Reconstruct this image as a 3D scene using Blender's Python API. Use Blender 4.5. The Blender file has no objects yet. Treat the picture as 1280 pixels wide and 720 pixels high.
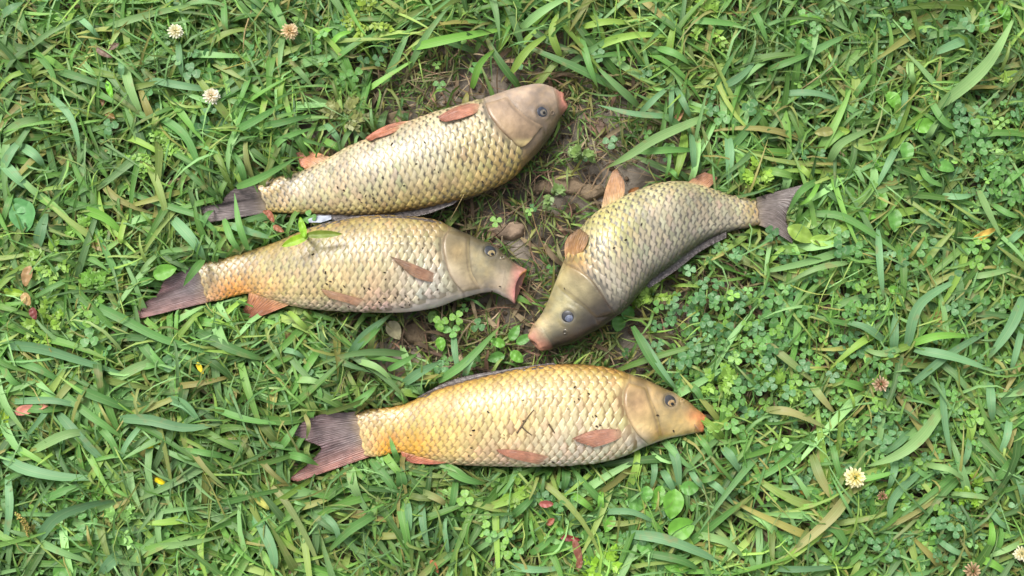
import bpy, math, random
import numpy as np
from mathutils import Vector, Matrix, noise as mnoise
R = math.radians
rnd = random.Random(7); NP = np.random.default_rng(11)
sc = bpy.context.scene

# ------------------------------------------------------------------ camera
CAM = np.array([0.0, -0.15, 1.26]); TGT = np.array([0.0, 0.0, 0.012])
cam = bpy.data.cameras.new('camera'); camo = bpy.data.objects.new('camera', cam)
sc.collection.objects.link(camo); sc.camera = camo
fwd = (TGT-CAM)/np.linalg.norm(TGT-CAM)
right = np.array([1.0, 0, 0]); up = np.cross(right, fwd)
camo.matrix_world = Matrix(((right[0], up[0], -fwd[0], CAM[0]), (right[1], up[1], -fwd[1], CAM[1]),
                            (right[2], up[2], -fwd[2], CAM[2]), (0, 0, 0, 1)))
cam.sensor_width = 36; FOC = 41.4; cam.lens = FOC; cam.clip_start = .02; cam.clip_end = 300
S = 0.00086
# ------------------------------------------------------------------ light
w = bpy.data.worlds.new('World'); sc.world = w; w.use_nodes = True
nt = w.node_tree; bg = nt.nodes['Background']
sky = nt.nodes.new('ShaderNodeTexSky'); sky.sky_type = 'NISHITA'; sky.sun_disc = False
SUN_EL, SUN_AZ = R(56), R(-35)          # azimuth clockwise from +Y
sky.sun_elevation = SUN_EL; sky.sun_rotation = SUN_AZ; sky.dust_density = 4; sky.ozone_density = .6
hs = nt.nodes.new('ShaderNodeHueSaturation'); hs.inputs['Saturation'].default_value = .35
nt.links.new(sky.outputs[0], hs.inputs['Color']); nt.links.new(hs.outputs[0], bg.inputs[0])
bg.inputs[1].default_value = .135
sun = bpy.data.lights.new('sun', 'SUN'); sun.energy = 1.7; sun.angle = R(22); sun.color = (1, .96, .9)
suno = bpy.data.objects.new('sun', sun); sc.collection.objects.link(suno)
sd = Vector((math.sin(SUN_AZ)*math.cos(SUN_EL), math.cos(SUN_AZ)*math.cos(SUN_EL), math.sin(SUN_EL)))
suno.rotation_euler = (-sd).to_track_quat('-Z', 'Y').to_euler()
sc.view_settings.view_transform = 'Standard'; sc.view_settings.look = 'None'; sc.view_settings.gamma = 1
sc.view_settings.exposure = 0.68

# ------------------------------------------------------------------ photo point -> place on a level plane
def Wp(px, py, z=0.0):
    px = np.asarray(px, float); py = np.asarray(py, float); z = np.asarray(z, float)
    k = 36/FOC/1280
    d = fwd + ((px-640)*k)[..., None]*right + (-(py-360)*k)[..., None]*up
    t = (z-CAM[2])/d[..., 2]
    return CAM + d*t[..., None]
def toPx(P):
    v = np.asarray(P)-CAM; k = 36/FOC/1280; dz = v@fwd
    return 640+(v@right)/dz/k, 360-(v@up)/dz/k

# ------------------------------------------------------------------ helpers
COL = sc.collection; VEG = set()
def srgb(r, g, b):
    f = lambda c: (c/255/12.92) if c <= 10 else ((c/255+.055)/1.055)**2.4
    return np.array([f(r), f(g), f(b)])
def mesh(name, V, F, mat, cols=None, vec=None, smooth=True):
    """V (n,3) array; F (m,k) int array or list of tuples; per-point colour 'col' and vector 'sl'"""
    me = bpy.data.meshes.new(name); V = np.asarray(V, np.float32)
    if isinstance(F, np.ndarray):
        k = F.shape[1]; me.vertices.add(len(V)); me.vertices.foreach_set('co', V.ravel())
        me.loops.add(F.size); me.loops.foreach_set('vertex_index', F.ravel().astype(np.int32))
        me.polygons.add(len(F)); me.polygons.foreach_set('loop_start', np.arange(0, F.size, k, dtype=np.int32))
        me.update(calc_edges=True)
    else:
        me.from_pydata(V.tolist(), [], F)
    if smooth: me.polygons.foreach_set('use_smooth', np.ones(len(me.polygons), bool))
    if cols is not None:
        a = me.color_attributes.new('col', 'FLOAT_COLOR', 'POINT'); c = np.ones((len(V), 4), np.float32)
        c[:, :3] = np.asarray(cols)*(np.array([.84, .99, .78]) if mat in VEG else (1.0 if mat and mat.name.startswith('petal') else .76)); a.data.foreach_set('color', c.ravel())
    if vec is not None:
        a = me.attributes.new('sl', 'FLOAT_VECTOR', 'POINT'); a.data.foreach_set('vector', np.asarray(vec, np.float32).ravel())
    if mat: me.materials.append(mat)
    return me
def obj(name, me, parent=None, loc=None, **props):
    o = bpy.data.objects.new(name, me); COL.objects.link(o)
    if parent: o.parent = parent
    if loc is not None: o.location = loc
    for k, v in props.items(): o[k] = v
    return o
def thing(name, label, cat, loc=(0, 0, 0), group=None):
    o = obj(name, None, loc=loc, label=label, category=cat)
    o.empty_display_size = .02
    if group: o['group'] = group
    return o
def grid_faces(n, m, wrap=False):
    i = np.arange(n-1)[:, None]; mm = m if wrap else m-1; j = np.arange(mm)[None, :]; j2 = (j+1) % m
    return np.stack([i*m+j, i*m+j2, (i+1)*m+j2, (i+1)*m+j], -1).reshape(-1, 4)
def spline(P, n):
    P = np.asarray(P, float)
    if len(P) == 2: P = np.array([P[0], (P[0]+P[1])/2, P[1]])
    Q = np.vstack([2*P[0]-P[1], P, 2*P[-1]-P[-2]]); t = np.linspace(0, len(P)-1, n); i = np.minimum(t.astype(int), len(P)-2); f = (t-i)[:, None]
    a, b, c, d = Q[i], Q[i+1], Q[i+2], Q[i+3]
    return .5*(2*b+(c-a)*f+(2*a-5*b+4*c-d)*f**2+(3*b-a-3*c+d)*f**3)

# ------------------------------------------------------------------ materials
def mat(name, rough=.5, spec=.5, noise_scale=0, noise_amt=0, bump=0, bump_scale=200, coat=0, translucent=0, kind=None, p=None):
    m = bpy.data.materials.new(name); m.use_nodes = True; t = m.node_tree; N = t.nodes; L = t.links
    b = N['Principled BSDF']; out = N['Material Output']
    b.inputs['Roughness'].default_value = rough; b.inputs['Specular IOR Level'].default_value = spec
    b.inputs['Coat Weight'].default_value = coat; b.inputs['Coat Roughness'].default_value = .22
    at = N.new('ShaderNodeAttribute'); at.attribute_name = 'col'; c = at.outputs['Color']
    sl = N.new('ShaderNodeAttribute'); sl.attribute_name = 'sl'; sx = N.new('ShaderNodeSeparateXYZ'); L.new(sl.outputs['Vector'], sx.inputs[0])
    tc = N.new('ShaderNodeTexCoord')
    def math_(op, a, bb=None, clamp=False):
        n = N.new('ShaderNodeMath'); n.operation = op; n.use_clamp = clamp
        for k, v in ((0, a), (1, bb)):
            if v is None: continue
            if isinstance(v, (int, float)): n.inputs[k].default_value = v
            else: L.new(v, n.inputs[k])
        return n.outputs[0]
    def mixc(f, a, bb, mode='MIX'):
        n = N.new('ShaderNodeMix'); n.data_type = 'RGBA'; n.blend_type = mode
        if isinstance(f, (int, float)): n.inputs[0].default_value = f
        else: L.new(f, n.inputs[0])
        for k, v in ((6, a), (7, bb)):
            if isinstance(v, (tuple, list, np.ndarray)): n.inputs[k].default_value = (*v[:3], 1)
            else: L.new(v, n.inputs[k])
        return n.outputs[2]
    def noise(scale, detail=3):
        n = N.new('ShaderNodeTexNoise'); n.inputs['Scale'].default_value = scale; n.inputs['Detail'].default_value = detail
        L.new(tc.outputs['Object'], n.inputs['Vector']); return n.outputs['Fac']
    def ramp(f, a, bb):
        n = N.new('ShaderNodeMapRange'); n.interpolation_type = 'SMOOTHSTEP'; L.new(f, n.inputs[0]); n.inputs[1].default_value = a; n.inputs[2].default_value = bb
        return n.outputs[0]
    if noise_scale:
        v = ramp(noise(noise_scale), .3, .7)
        k = math_('MULTIPLY_ADD', v, 2*noise_amt); k.node.inputs[2].default_value = 1-noise_amt
        cb = N.new('ShaderNodeCombineColor'); [L.new(k, cb.inputs[q]) for q in range(3)]
        c = mixc(1.0, c, cb.outputs[0], 'MULTIPLY')
    if kind == 'scale':      # x: across -1..1, y: base 0 .. free edge 1
        ax = math_('ABSOLUTE', sx.outputs[0])
        d0 = math_('ADD', math_('MULTIPLY', ax, .55), math_('MULTIPLY', math_('ABSOLUTE', math_('SUBTRACT', sx.outputs[1], .47)), 2.2))
        spot = math_('SUBTRACT', 1.0, ramp(d0, p.get('s0', .06), p.get('s1', .34)))
        ey = math_('DIVIDE', math_('SUBTRACT', sx.outputs[1], .73), .31)
        el = math_('SQRT', math_('ADD', math_('MULTIPLY', ax, ax), math_('MULTIPLY', ey, ey)))
        rim = ramp(el, .58, 1.12)
        nn = ramp(noise(45, 2), .32, .62)
        k = math_('MULTIPLY', math_('MAXIMUM', math_('MULTIPLY', spot, p['spot']), math_('MULTIPLY', rim, p['rim'])), math_('MULTIPLY_ADD', nn, .55), True)
        k.node.inputs[1].links[0].from_node.inputs[2].default_value = .55
        c = mixc(k, c, p['dark'])
        # growth ridges
        wv = math_('SINE', math_('MULTIPLY', sx.outputs[2], 60.0))
        bp = N.new('ShaderNodeBump'); bp.inputs['Strength'].default_value = .12; bp.inputs['Distance'].default_value = .0003
        L.new(wv, bp.inputs['Height']); L.new(bp.outputs[0], b.inputs['Normal'])
    if kind == 'blade':      # x: across -1..1, y: along
        ax = math_('ABSOLUTE', sx.outputs[0])
        rib = math_('SUBTRACT', 1.0, ramp(ax, .0, .16))
        c = mixc(math_('MULTIPLY', rib, .35), c, mixc(.5, c, (.45, .55, .25)))
        st = ramp(math_('SINE', math_('MULTIPLY', sx.outputs[0], 17.0)), -1, 1)
        c = mixc(math_('MULTIPLY', st, .22), c, mixc(1.0, c, (.55, .6, .5), 'MULTIPLY'))
        bn = ramp(noise(60, 2), .60, .72)
        c = mixc(math_('MULTIPLY', bn, .45), c, (.30, .24, .10))
    if kind == 'fin':        # x: ray phase
        st = ramp(math_('COSINE', sx.outputs[0]), -.6, .9)
        cv = N.new('ShaderNodeCombineXYZ'); L.new(math_('MULTIPLY', sx.outputs[0], .21), cv.inputs[0]); L.new(math_('MULTIPLY', sx.outputs[1], 1.6), cv.inputs[1])
        ns = N.new('ShaderNodeTexNoise'); ns.inputs['Scale'].default_value = 2.2; ns.inputs['Detail'].default_value = 3; L.new(cv.outputs[0], ns.inputs['Vector'])
        c = mixc(math_('MULTIPLY', ramp(ns.outputs['Fac'], .48, .62), .6), c, mixc(1.0, c, p['dark'], 'MULTIPLY'))
        c = mixc(math_('MULTIPLY', ramp(ns.outputs['Fac'], .46, .34), .35), c, (.5, .42, .42))
        fn = ramp(noise(160, 2), .35, .65); c = mixc(math_('MULTIPLY', math_('SUBTRACT', 1.0, st), math_('MULTIPLY', fn, .65)), c, mixc(1.0, c, p['dark'], 'MULTIPLY'))
    if kind == 'fin': finx = math_('MULTIPLY', sx.outputs[1], math_('MULTIPLY_ADD', st, -.16)); finx.node.inputs[1].links[0].from_node.inputs[2].default_value = .30
    if kind == 'clover':     # x,y: leaf-plane position, 0 at the base 1 at the tip
        d = math_('ABSOLUTE', math_('SUBTRACT', math_('ADD', sx.outputs[1], math_('MULTIPLY', math_('ABSOLUTE', sx.outputs[0]), .5)), .58))
        ch = math_('SUBTRACT', 1.0, ramp(d, .03, .13))
        c = mixc(math_('MULTIPLY', ch, .3), c, (.38, .5, .3))
        rib = math_('SUBTRACT', 1.0, ramp(math_('ABSOLUTE', sx.outputs[0]), 0, .08))
        c = mixc(math_('MULTIPLY', rib, .3), c, (.06, .16, .04))
    if bump:
        n = noise(bump_scale, 4); bp = N.new('ShaderNodeBump'); bp.inputs['Strength'].default_value = bump; bp.inputs['Distance'].default_value = .002
        L.new(n, bp.inputs['Height']); L.new(bp.outputs[0], b.inputs['Normal'])
    L.new(c, b.inputs['Base Color'])
    if kind == 'fin':
        tp = N.new('ShaderNodeBsdfTransparent'); mx = N.new('ShaderNodeMixShader'); L.new(finx, mx.inputs[0]); L.new(b.outputs[0], mx.inputs[1]); L.new(tp.outputs[0], mx.inputs[2]); L.new(mx.outputs[0], out.inputs[0])
    if translucent:
        tr = N.new('ShaderNodeBsdfTranslucent'); L.new(mixc(1.0, c, (1.25, 1.3, .5), 'MULTIPLY'), tr.inputs[0])
        mx = N.new('ShaderNodeMixShader'); mx.inputs[0].default_value = translucent
        L.new(b.outputs[0], mx.inputs[1]); L.new(tr.outputs[0], mx.inputs[2]); L.new(mx.outputs[0], out.inputs[0])
    return m
M_blade = mat('grass_blade_material', .5, .32, 9, .25, kind='blade', translucent=.22)
M_leaf = mat('leaf_material', .45, .5, 60, .16, translucent=.2, bump=.25, bump_scale=160)
M_clover = mat('clover_material', .5, .45, 90, .12, kind='clover', translucent=.2)
M_dry = mat('dry_plant_material', .8, .2, 120, .25, translucent=.1)
M_soil = mat('soil_material', .95, .15, 30, .3, bump=.9, bump_scale=260)
M_stone = mat('clod_material', .95, .15, 70, .18, bump=.8, bump_scale=320)
M_skin = mat('fish_skin_material', .40, .5, 55, .20, bump=.4, bump_scale=230, coat=.5)
M_lip = mat('lip_material', .35, .5, 160, .12, coat=.3, bump=.3, bump_scale=300)
M_eye = mat('eye_material', .42, .45, 400, .3, coat=.15)
M_plain = mat('plain_material', .6, .4, 100, .12)
M_petal = mat('petal_material', .7, .3, 200, .1, translucent=.3)
VEG.update([M_blade, M_leaf, M_clover])
def pcol(n, c): return np.tile(np.asarray(c, float), (n, 1))

# ------------------------------------------------------------------ the carp: traced data in photo points, tail to head (dorsal edge, ventral edge)
GOLD = dict(
 body=[(0, (92, 70, 40)), (.06, (170, 126, 58)), (.16, (208, 172, 92)), (.3, (214, 190, 130)), (.55, (222, 202, 132)), (.8, (228, 208, 148)), (.9, (226, 208, 178)), (1, (218, 190, 168))],
 head=[(0, (100, 86, 62)), (.1, (168, 140, 92)), (.3, (205, 176, 122)), (.6, (222, 194, 132)), (.82, (226, 196, 128)), (1, (214, 194, 170))],
 belly=(.84, (232, 216, 196)))
CREAM = dict(
 body=[(0, (80, 66, 40)), (.07, (150, 122, 66)), (.2, (184, 160, 100)), (.45, (200, 182, 134)), (.75, (212, 192, 132)), (.88, (220, 196, 160)), (1, (214, 176, 150))],
 head=[(0, (66, 62, 50)), (.14, (112, 104, 78)), (.35, (160, 148, 108)), (.6, (186, 172, 128)), (.78, (204, 184, 152)), (1, (212, 196, 186))],
 belly=(.8, (226, 212, 202)))
PALE = dict(
 body=[(0, (74, 62, 44)), (.06, (140, 112, 58)), (.18, (188, 166, 100)), (.4, (196, 184, 142)), (.7, (206, 194, 160)), (.9, (214, 192, 150)), (1, (214, 178, 140))],
 head=[(0, (70, 60, 48)), (.18, (110, 92, 70)), (.4, (156, 134, 108)), (.7, (186, 162, 138)), (1, (200, 176, 160))],
 belly=(.9, (216, 196, 176)))
OLIVE = dict(
 body=[(0, (44, 40, 36)), (.12, (62, 56, 48)), (.2, (120, 112, 92)), (.3, (182, 172, 148)), (.6, (192, 182, 150)), (.85, (204, 192, 140)), (1, (212, 190, 146))],
 head=[(0, (40, 36, 32)), (.2, (60, 54, 46)), (.34, (98, 90, 72)), (.5, (152, 144, 112)), (.8, (182, 170, 126)), (1, (196, 180, 136))],
 belly=(.97, (206, 190, 150)))
FISH = [
 dict(key='a', label='pale carp with its belly uphill, farthest from the viewer, lying above the open-mouthed carp', pal=PALE, rpx=8.3, pitch=9.6,
  D=[(338,264),(350,266),(375,267),(410,268),(440,269),(480,268),(520,262),(555,255),(585,247),(612,237),(638,224),(660,203),(678,184),(691,166),(699,150)],
  V=[(325,231),(340,223),(372,216),(405,201),(433,185),(468,170),(510,153),(540,142),(568,134),(592,127),(612,121),(632,114),(654,108),(675,105),(690,109)],
  mouth=[((702,144),(694,111),.8),((707,137),(700,115),.85)], mcol=(196,132,112), thick=.52,
  rear=[(668,170),(652,185),(636,172),(622,158),(611,143),(606,128)], front=[(680,158),(668,152),(655,143),(643,132),(634,120)],
  eye=(677,140,7.2,(2,1)), eyecol=((60,66,80),(120,112,100)), nostril=(690,141), p=dict(spot=1.1, rim=.65, dark=(.07,.058,.036), s1=.36, r0=.42),
  tail=dict(base=[(325,231),(331,248),(338,265)], outer=[(292,236),(281,246),(277,254),(254,258),(252,264),(262,278)], c0=(92,78,74), c1=(112,92,90)),
  fins=[dict(n='pectoral_fin', base=[(606,128),(603,136),(597,142)], mid=[(578,131),(580,139),(585,145)], outer=[(547,146),(555,152),(572,149)], c0=(196,128,96), c1=(176,104,84)),
        dict(n='pelvic_fin', base=[(516,151),(507,157),(499,163)], mid=[(485,156),(483,163),(483,169)], outer=[(457,172),(462,176),(472,172)], c0=(206,130,84), c1=(202,112,78)),
        dict(n='anal_fin', base=[(414,197),(398,206),(382,213)], mid=[(392,190),(385,199),(379,209)], outer=[(370,191),(373,199),(376,208)], c0=(214,150,90), c1=(202,118,84)),
        dict(n='dorsal_fin', base=[(577,247),(520,261),(450,267),(395,266)], outer=[(566,256),(522,270),(448,276),(388,272)], c0=(60,52,48), c1=(84,74,68), low=1)],
  blobs=[(338,232,22,(216,170,84),.6),(600,190,40,(204,176,96),.5),(640,215,30,(176,140,70),.5),(430,240,40,(206,186,150),.3)]),
 dict(key='b', label='open-mouthed cream carp with pink trumpet lips, lying in the middle on the left', pal=CREAM, rpx=8.2, pitch=9.8,
  D=[(250,330),(268,325),(290,321),(318,312),(345,303),(387,286),(425,276),(470,270),(512,271),(545,276),(572,287),(597,298),(618,309),(634,321)],
  V=[(262,377),(275,375),(292,370),(312,367),(335,374),(375,384),(415,388),(460,391),(505,391),(545,385),(575,374),(598,367),(615,365),(626,369)],
  mouth=[((640,326),(629,371),.72),((646,331),(635,373),.7),((657,336),(642,378),.72)], mcol=(216,150,134), thick=.54,
  rear=[(562,288),(555,298),(554,312),(558,332),(566,350),(580,366)], front=[(588,294),(587,306),(587,322),(590,342),(603,362)],
  eye=(612,314,8,(2,3.2)), eyecol=((56,60,66),(164,146,104)), nostril=(628,322), p=dict(spot=1.0, rim=.6, dark=(.13,.10,.055), s1=.36, r0=.45),
  tail=dict(base=[(252,328),(257,350),(263,377)], outer=[(222,341),(206,350),(196,368),(178,380),(169,391),(176,398)], c0=(74,72,80), c1=(138,88,88)),
  fins=[dict(n='pectoral_fin', base=[(552,343),(549,350),(543,355)], mid=[(519,331),(520,339),(528,350)], outer=[(487,320),(500,332),(512,343)], c0=(186,134,108), c1=(150,120,84)),
        dict(n='pelvic_fin', base=[(462,377),(456,381),(450,385)], mid=[(428,367),(429,373),(432,378)], outer=[(401,361),(405,367),(412,373)], c0=(204,158,130), c1=(176,134,84)),
        dict(n='anal_fin', base=[(364,380),(337,371),(311,362)], mid=[(342,389),(326,382),(309,376)], outer=[(322,397),(310,396),(302,391)], c0=(214,150,92), c1=(192,104,84)),
        dict(n='dorsal_fin', base=[(556,281),(500,274),(440,277),(390,289)], outer=[(548,276),(496,269),(438,271),(384,285)], c0=(76,62,40), c1=(64,54,42), low=1)],
  blobs=[(290,372,26,(226,150,64),.9),(262,377,18,(214,150,110),.6),(330,366,24,(222,164,90),.5),(470,385,40,(222,176,160),.5),(630,348,16,(214,190,178),.4),(540,365,45,(228,222,218),.6),(592,289,13,(78,70,54),.65),(628,318,9,(92,82,62),.5),(300,368,22,(226,146,60),.6),(590,296,22,(104,94,70),.4),(574,318,13,(186,156,100),.45),(625,325,16,(130,118,96),.5),(592,345,16,(204,186,140),.4),(575,350,12,(216,198,170),.4),(560,300,8,(120,104,80),.4)]),
 dict(key='c', label='curved olive carp lying nose down with a dark back, right of the bare soil', pal=OLIVE, rpx=8.3, pitch=9.4,
  D=[(947,281),(932,285),(906,291),(882,301),(858,318),(836,335),(815,350),(799,367),(785,383),(770,396),(753,408),(736,418),(719,427),(704,432),(693,435)],
  V=[(941,249),(925,246),(904,241),(880,233),(850,227),(818,231),(788,242),(762,255),(739,271),(721,293),(707,321),(696,348),(687,371),(679,389),(670,402)],
  mouth=[((689,437),(665,407),.8),((680,438),(661,418),.8)], mcol=(200,144,120), thick=.6,
  rear=[(770,394),(760,380),(750,364),(738,348),(723,337),(708,331)], front=[(744,398),(731,385),(718,376),(705,366),(693,356)],
  eye=(710,395,8,(1.6,2.6)), eyecol=((54,54,56),(112,120,140)), pupil=(86,92,114), nostril=(706,415), p=dict(spot=1.25, rim=.75, dark=(.10,.09,.07), s1=.36, r0=.42),
  tail=dict(base=[(942,248),(944,264),(947,281)], mid=[(972,239),(966,262),(968,290)], outer=[(1006,230),(992,247),(983,268),(984,281),(990,294),(991,305)], c0=(108,92,76), c1=(102,86,80)),
  fins=[dict(n='pectoral_fin', base=[(708,328),(715,324),(725,318)], mid=[(706,305),(716,303),(733,306)], outer=[(714,293),(724,286),(736,294)], c0=(206,150,84), c1=(142,116,74)),
        dict(n='pelvic_fin', base=[(752,260),(765,254),(779,247)], mid=[(757,236),(768,233),(781,235)], outer=[(766,213),(771,212),(779,224)], c0=(206,160,104), c1=(188,136,80)),
        dict(n='anal_fin', base=[(857,230),(870,232),(884,236)], mid=[(869,221),(880,224),(892,229)], outer=[(881,215),(890,218),(897,222)], c0=(200,144,100), c1=(172,112,84)),
        dict(n='dorsal_fin', base=[(806,356),(838,331),(872,306),(908,287)], outer=[(812,360),(845,338),(876,314),(908,297)], c0=(88,80,74), c1=(78,70,68), low=1)],
  blobs=[(765,285,30,(206,194,96),.6),(722,325,18,(222,170,84),.8),(700,370,26,(196,186,130),.4),(944,262,18,(186,150,70),.6),(675,400,14,(200,176,130),.5),(748,404,20,(56,48,42),.75),(768,392,16,(64,56,48),.6),(722,424,13,(70,58,48),.65),(700,345,16,(190,182,140),.4)]),  # near-black blobs along the lower head edge: dark skin with shade painted in
 dict(key='d', label='golden yellow carp with an orange mouth, nearest to the viewer at the bottom', pal=GOLD, rpx=8.7, pitch=10.6,
  D=[(449,516),(464,511),(492,509),(512,503),(540,490),(575,479),(620,468),(670,458),(720,456),(760,460),(795,470),(820,480),(845,493),(860,501),(870,510)],
  V=[(459,570),(470,571),(487,567),(503,566),(530,573),(565,580),(615,582),(665,583),(712,582),(750,579),(783,570),(808,558),(832,549),(852,545),(866,542)],
  mouth=[((874,513),(869,541),.75),((880,518),(876,540),.8)], mcol=(226,142,96), thick=.55,
  rear=[(787,478),(781,490),(780,506),(785,523),(797,543),(813,557)], front=[(809,485),(813,497),(818,510),(823,524),(829,546)],
  eye=(837,501,8,(2,3)), eyecol=((64,64,66),(172,144,100)), nostril=(853,501), p=dict(spot=.75, rim=.85, dark=(.22,.135,.055), s1=.30, r0=.48),
  tail=dict(base=[(450,514),(453,540),(462,571)], outer=[(400,518),(378,528),(368,543),(385,552),(401,560),(385,580),(364,597),(372,602)], c0=(126,110,104), c1=(112,72,76)),
  fins=[dict(n='pectoral_fin', base=[(785,536),(784,541),(779,547)], mid=[(748,537),(752,547),(760,554)], outer=[(716,548),(724,553),(742,559)], c0=(216,160,140), c1=(188,124,92)),
        dict(n='pelvic_fin', base=[(697,575),(690,579),(681,582)], mid=[(656,564),(656,570),(657,577)], outer=[(620,562),(624,566),(637,572)], c0=(220,160,130), c1=(200,124,92)),
        dict(n='anal_fin', base=[(566,577),(535,571),(500,562)], mid=[(545,580),(522,576),(502,568)], outer=[(528,580),(512,578),(503,572)], c0=(218,132,92), c1=(206,100,76)),
        dict(n='dorsal_fin', base=[(700,460),(640,468),(575,482),(536,496)], outer=[(692,453),(628,462),(567,474),(520,497)], c0=(84,66,48), c1=(76,62,54), low=1)],
  blobs=[(485,560,24,(236,160,40),.95),(520,560,26,(234,170,50),.9),(458,550,14,(222,176,130),.5),(455,520,14,(216,184,120),.4),(560,560,40,(230,186,90),.5),(640,540,60,(228,196,110),.3),(630,578,40,(226,190,160),.6),(740,565,50,(230,220,196),.6),(805,475,11,(104,80,52),.65),(822,484,8,(130,104,70),.5),(802,563,18,(238,226,212),.8),(700,580,60,(232,214,196),.5),(868,520,11,(226,142,84),.85),(800,505,17,(206,164,132),.45),(828,543,10,(226,172,84),.6),(850,527,15,(222,186,112),.5),(845,508,12,(176,152,112),.4),(826,488,16,(170,142,96),.4),(800,560,16,(232,216,196),.5)]),
]
def pal_eval(tab, v):
    xs = [t[0] for t in tab]; cs = np.array([srgb(*t[1]) for t in tab])
    return np.stack([np.interp(v, xs, cs[:, k]) for k in range(3)], -1)

class Fish:
    def __init__(s, d):
        s.d = d; M = 260
        D = spline(d['D'], M); V = spline(d['V'], M); mid = (D+V)/2
        L = np.r_[0, np.cumsum(np.linalg.norm(np.diff(mid, axis=0), axis=1))]; s.Lpx = L[-1]
        q = np.linspace(0, L[-1], M); f = lambda a: np.stack([np.interp(q, L, a[:, k]) for k in range(a.shape[1])], -1)
        D = f(D); V = f(V); s.u = np.linspace(0, 1, M); W = np.linalg.norm(D-V, axis=1)*S
        k = np.interp(s.u, [0, .06, .3, .62, .8, .93, 1], [.34, .42, .9, 1, 1.02, 1.15, 1.1])*d['thick']
        h = W/2*k; ker = np.hanning(31); ker /= ker.sum(); sm = lambda a: np.convolve(np.pad(a, 15, mode='edge'), ker, 'valid')
        s.h = sm(h); s.zc = sm(np.maximum(.014+s.h*.9, .02)); s.Wpx = W/S
        D3 = Wp(D[:, 0], D[:, 1], s.zc); V3 = Wp(V[:, 0], V[:, 1], s.zc); s.C = (D3+V3)/2; s.H = (D3-V3)/2
        s.W = W
        # lookup from photo point to (u, v) over the upper side
        uu, vv = np.meshgrid(np.linspace(0, 1, 520), np.linspace(0, 1, 240), indexing='ij')
        P = s.P(uu.ravel(), vv.ravel()); s.lu, s.lv = uu.ravel(), vv.ravel(); s.lx, s.ly = toPx(P); s.lz = P[:, 2]
        ru = [s.uv(*p) for p in d['rear']]; ru = sorted(ru, key=lambda t: t[1])
        s.rear = (np.array([t[1] for t in ru]), np.array([t[0] for t in ru]))
        fu = sorted([s.uv(*p) for p in d['front']], key=lambda t: t[1]); s.front = (np.array([t[1] for t in fu]), np.array([t[0] for t in fu]))
    def at(s, a, u):
        a = np.asarray(a); t = np.clip(u, 0, 1)
        return np.stack([np.interp(t, s.u, a[:, k]) for k in range(3)], -1) if a.ndim == 2 else np.interp(t, s.u, a)
    def P(s, u, v):
        """v 0 dorsal edge .. 1 ventral edge on the upper side, 1..2 underneath"""
        th = np.asarray(v)*np.pi; c = np.cos(th); sn = np.sin(th)
        x = np.sign(c)*np.abs(c)**.96; z = np.sign(sn)*np.abs(sn)**.9
        z = np.where(z < 0, z*.8, z)
        P = s.at(s.C, u)+s.at(s.H, u)*x[..., None]; P[..., 2] += s.at(s.h, u)*z
        return P
    def N(s, u, v):
        e = 2e-3; a = s.P(np.clip(u+e, 0, 1), v)-s.P(np.clip(u-e, 0, 1), v); b = s.P(u, v+e)-s.P(u, v-e)
        n = np.cross(a, b); n /= np.linalg.norm(n, axis=-1, keepdims=True)+1e-12
        out = s.P(u, v)-s.at(s.C, u); sg = np.sign((n*out).sum(-1)); return n*sg[..., None]
    def uv(s, x, y):
        i = np.argmin((s.lx-x)**2+(s.ly-y)**2); return s.lu[i], s.lv[i]
    def z_at(s, x, y):
        i = np.argmin((s.lx-x)**2+(s.ly-y)**2); return s.lz[i]
    def pigment(s, u, v):
        """skin colour of the place (u, v): countershading from back to belly, orange patches"""
        d = s.d; u = np.asarray(u); v = np.asarray(v); vr = np.where(v > 1, 1.0, v); vr = np.where(v > 1.5, np.clip(2-v, 0, 1)*0+1-(v-1.5)*2, vr)
        vr = np.clip(np.where(v < 0, 0, vr), 0, 1)
        cb = pal_eval(d['pal']['body'], vr); ch = pal_eval(d['pal']['head'], vr)
        ur = np.interp(vr, *s.rear); k = np.clip((u-ur)/.02+.5, 0, 1)[..., None]
        c = cb*(1-k)+ch*k
        b0, bc = d['pal']['belly']; kb = (np.clip((vr-b0)/.08, 0, 1)*np.clip((u-.35)/.3, 0, 1))[..., None]; c = c*(1-kb*.8)+srgb(*bc)*kb*.8
        x, y = toPx(s.P(u, v))
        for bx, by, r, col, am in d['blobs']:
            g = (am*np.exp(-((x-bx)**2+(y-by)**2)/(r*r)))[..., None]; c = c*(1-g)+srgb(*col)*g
        g = np.exp(-np.abs(u-np.interp(vr, *s.front))/.0045)*.55*(k[..., 0])*np.clip((.85-vr)/.2, 0, 1)*np.clip((vr-.1)/.1, 0, 1)
        c = c*(1-g[..., None])+srgb(96, 84, 66)*g[..., None]
        return c

fish_list = [Fish(d) for d in FISH]

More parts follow.
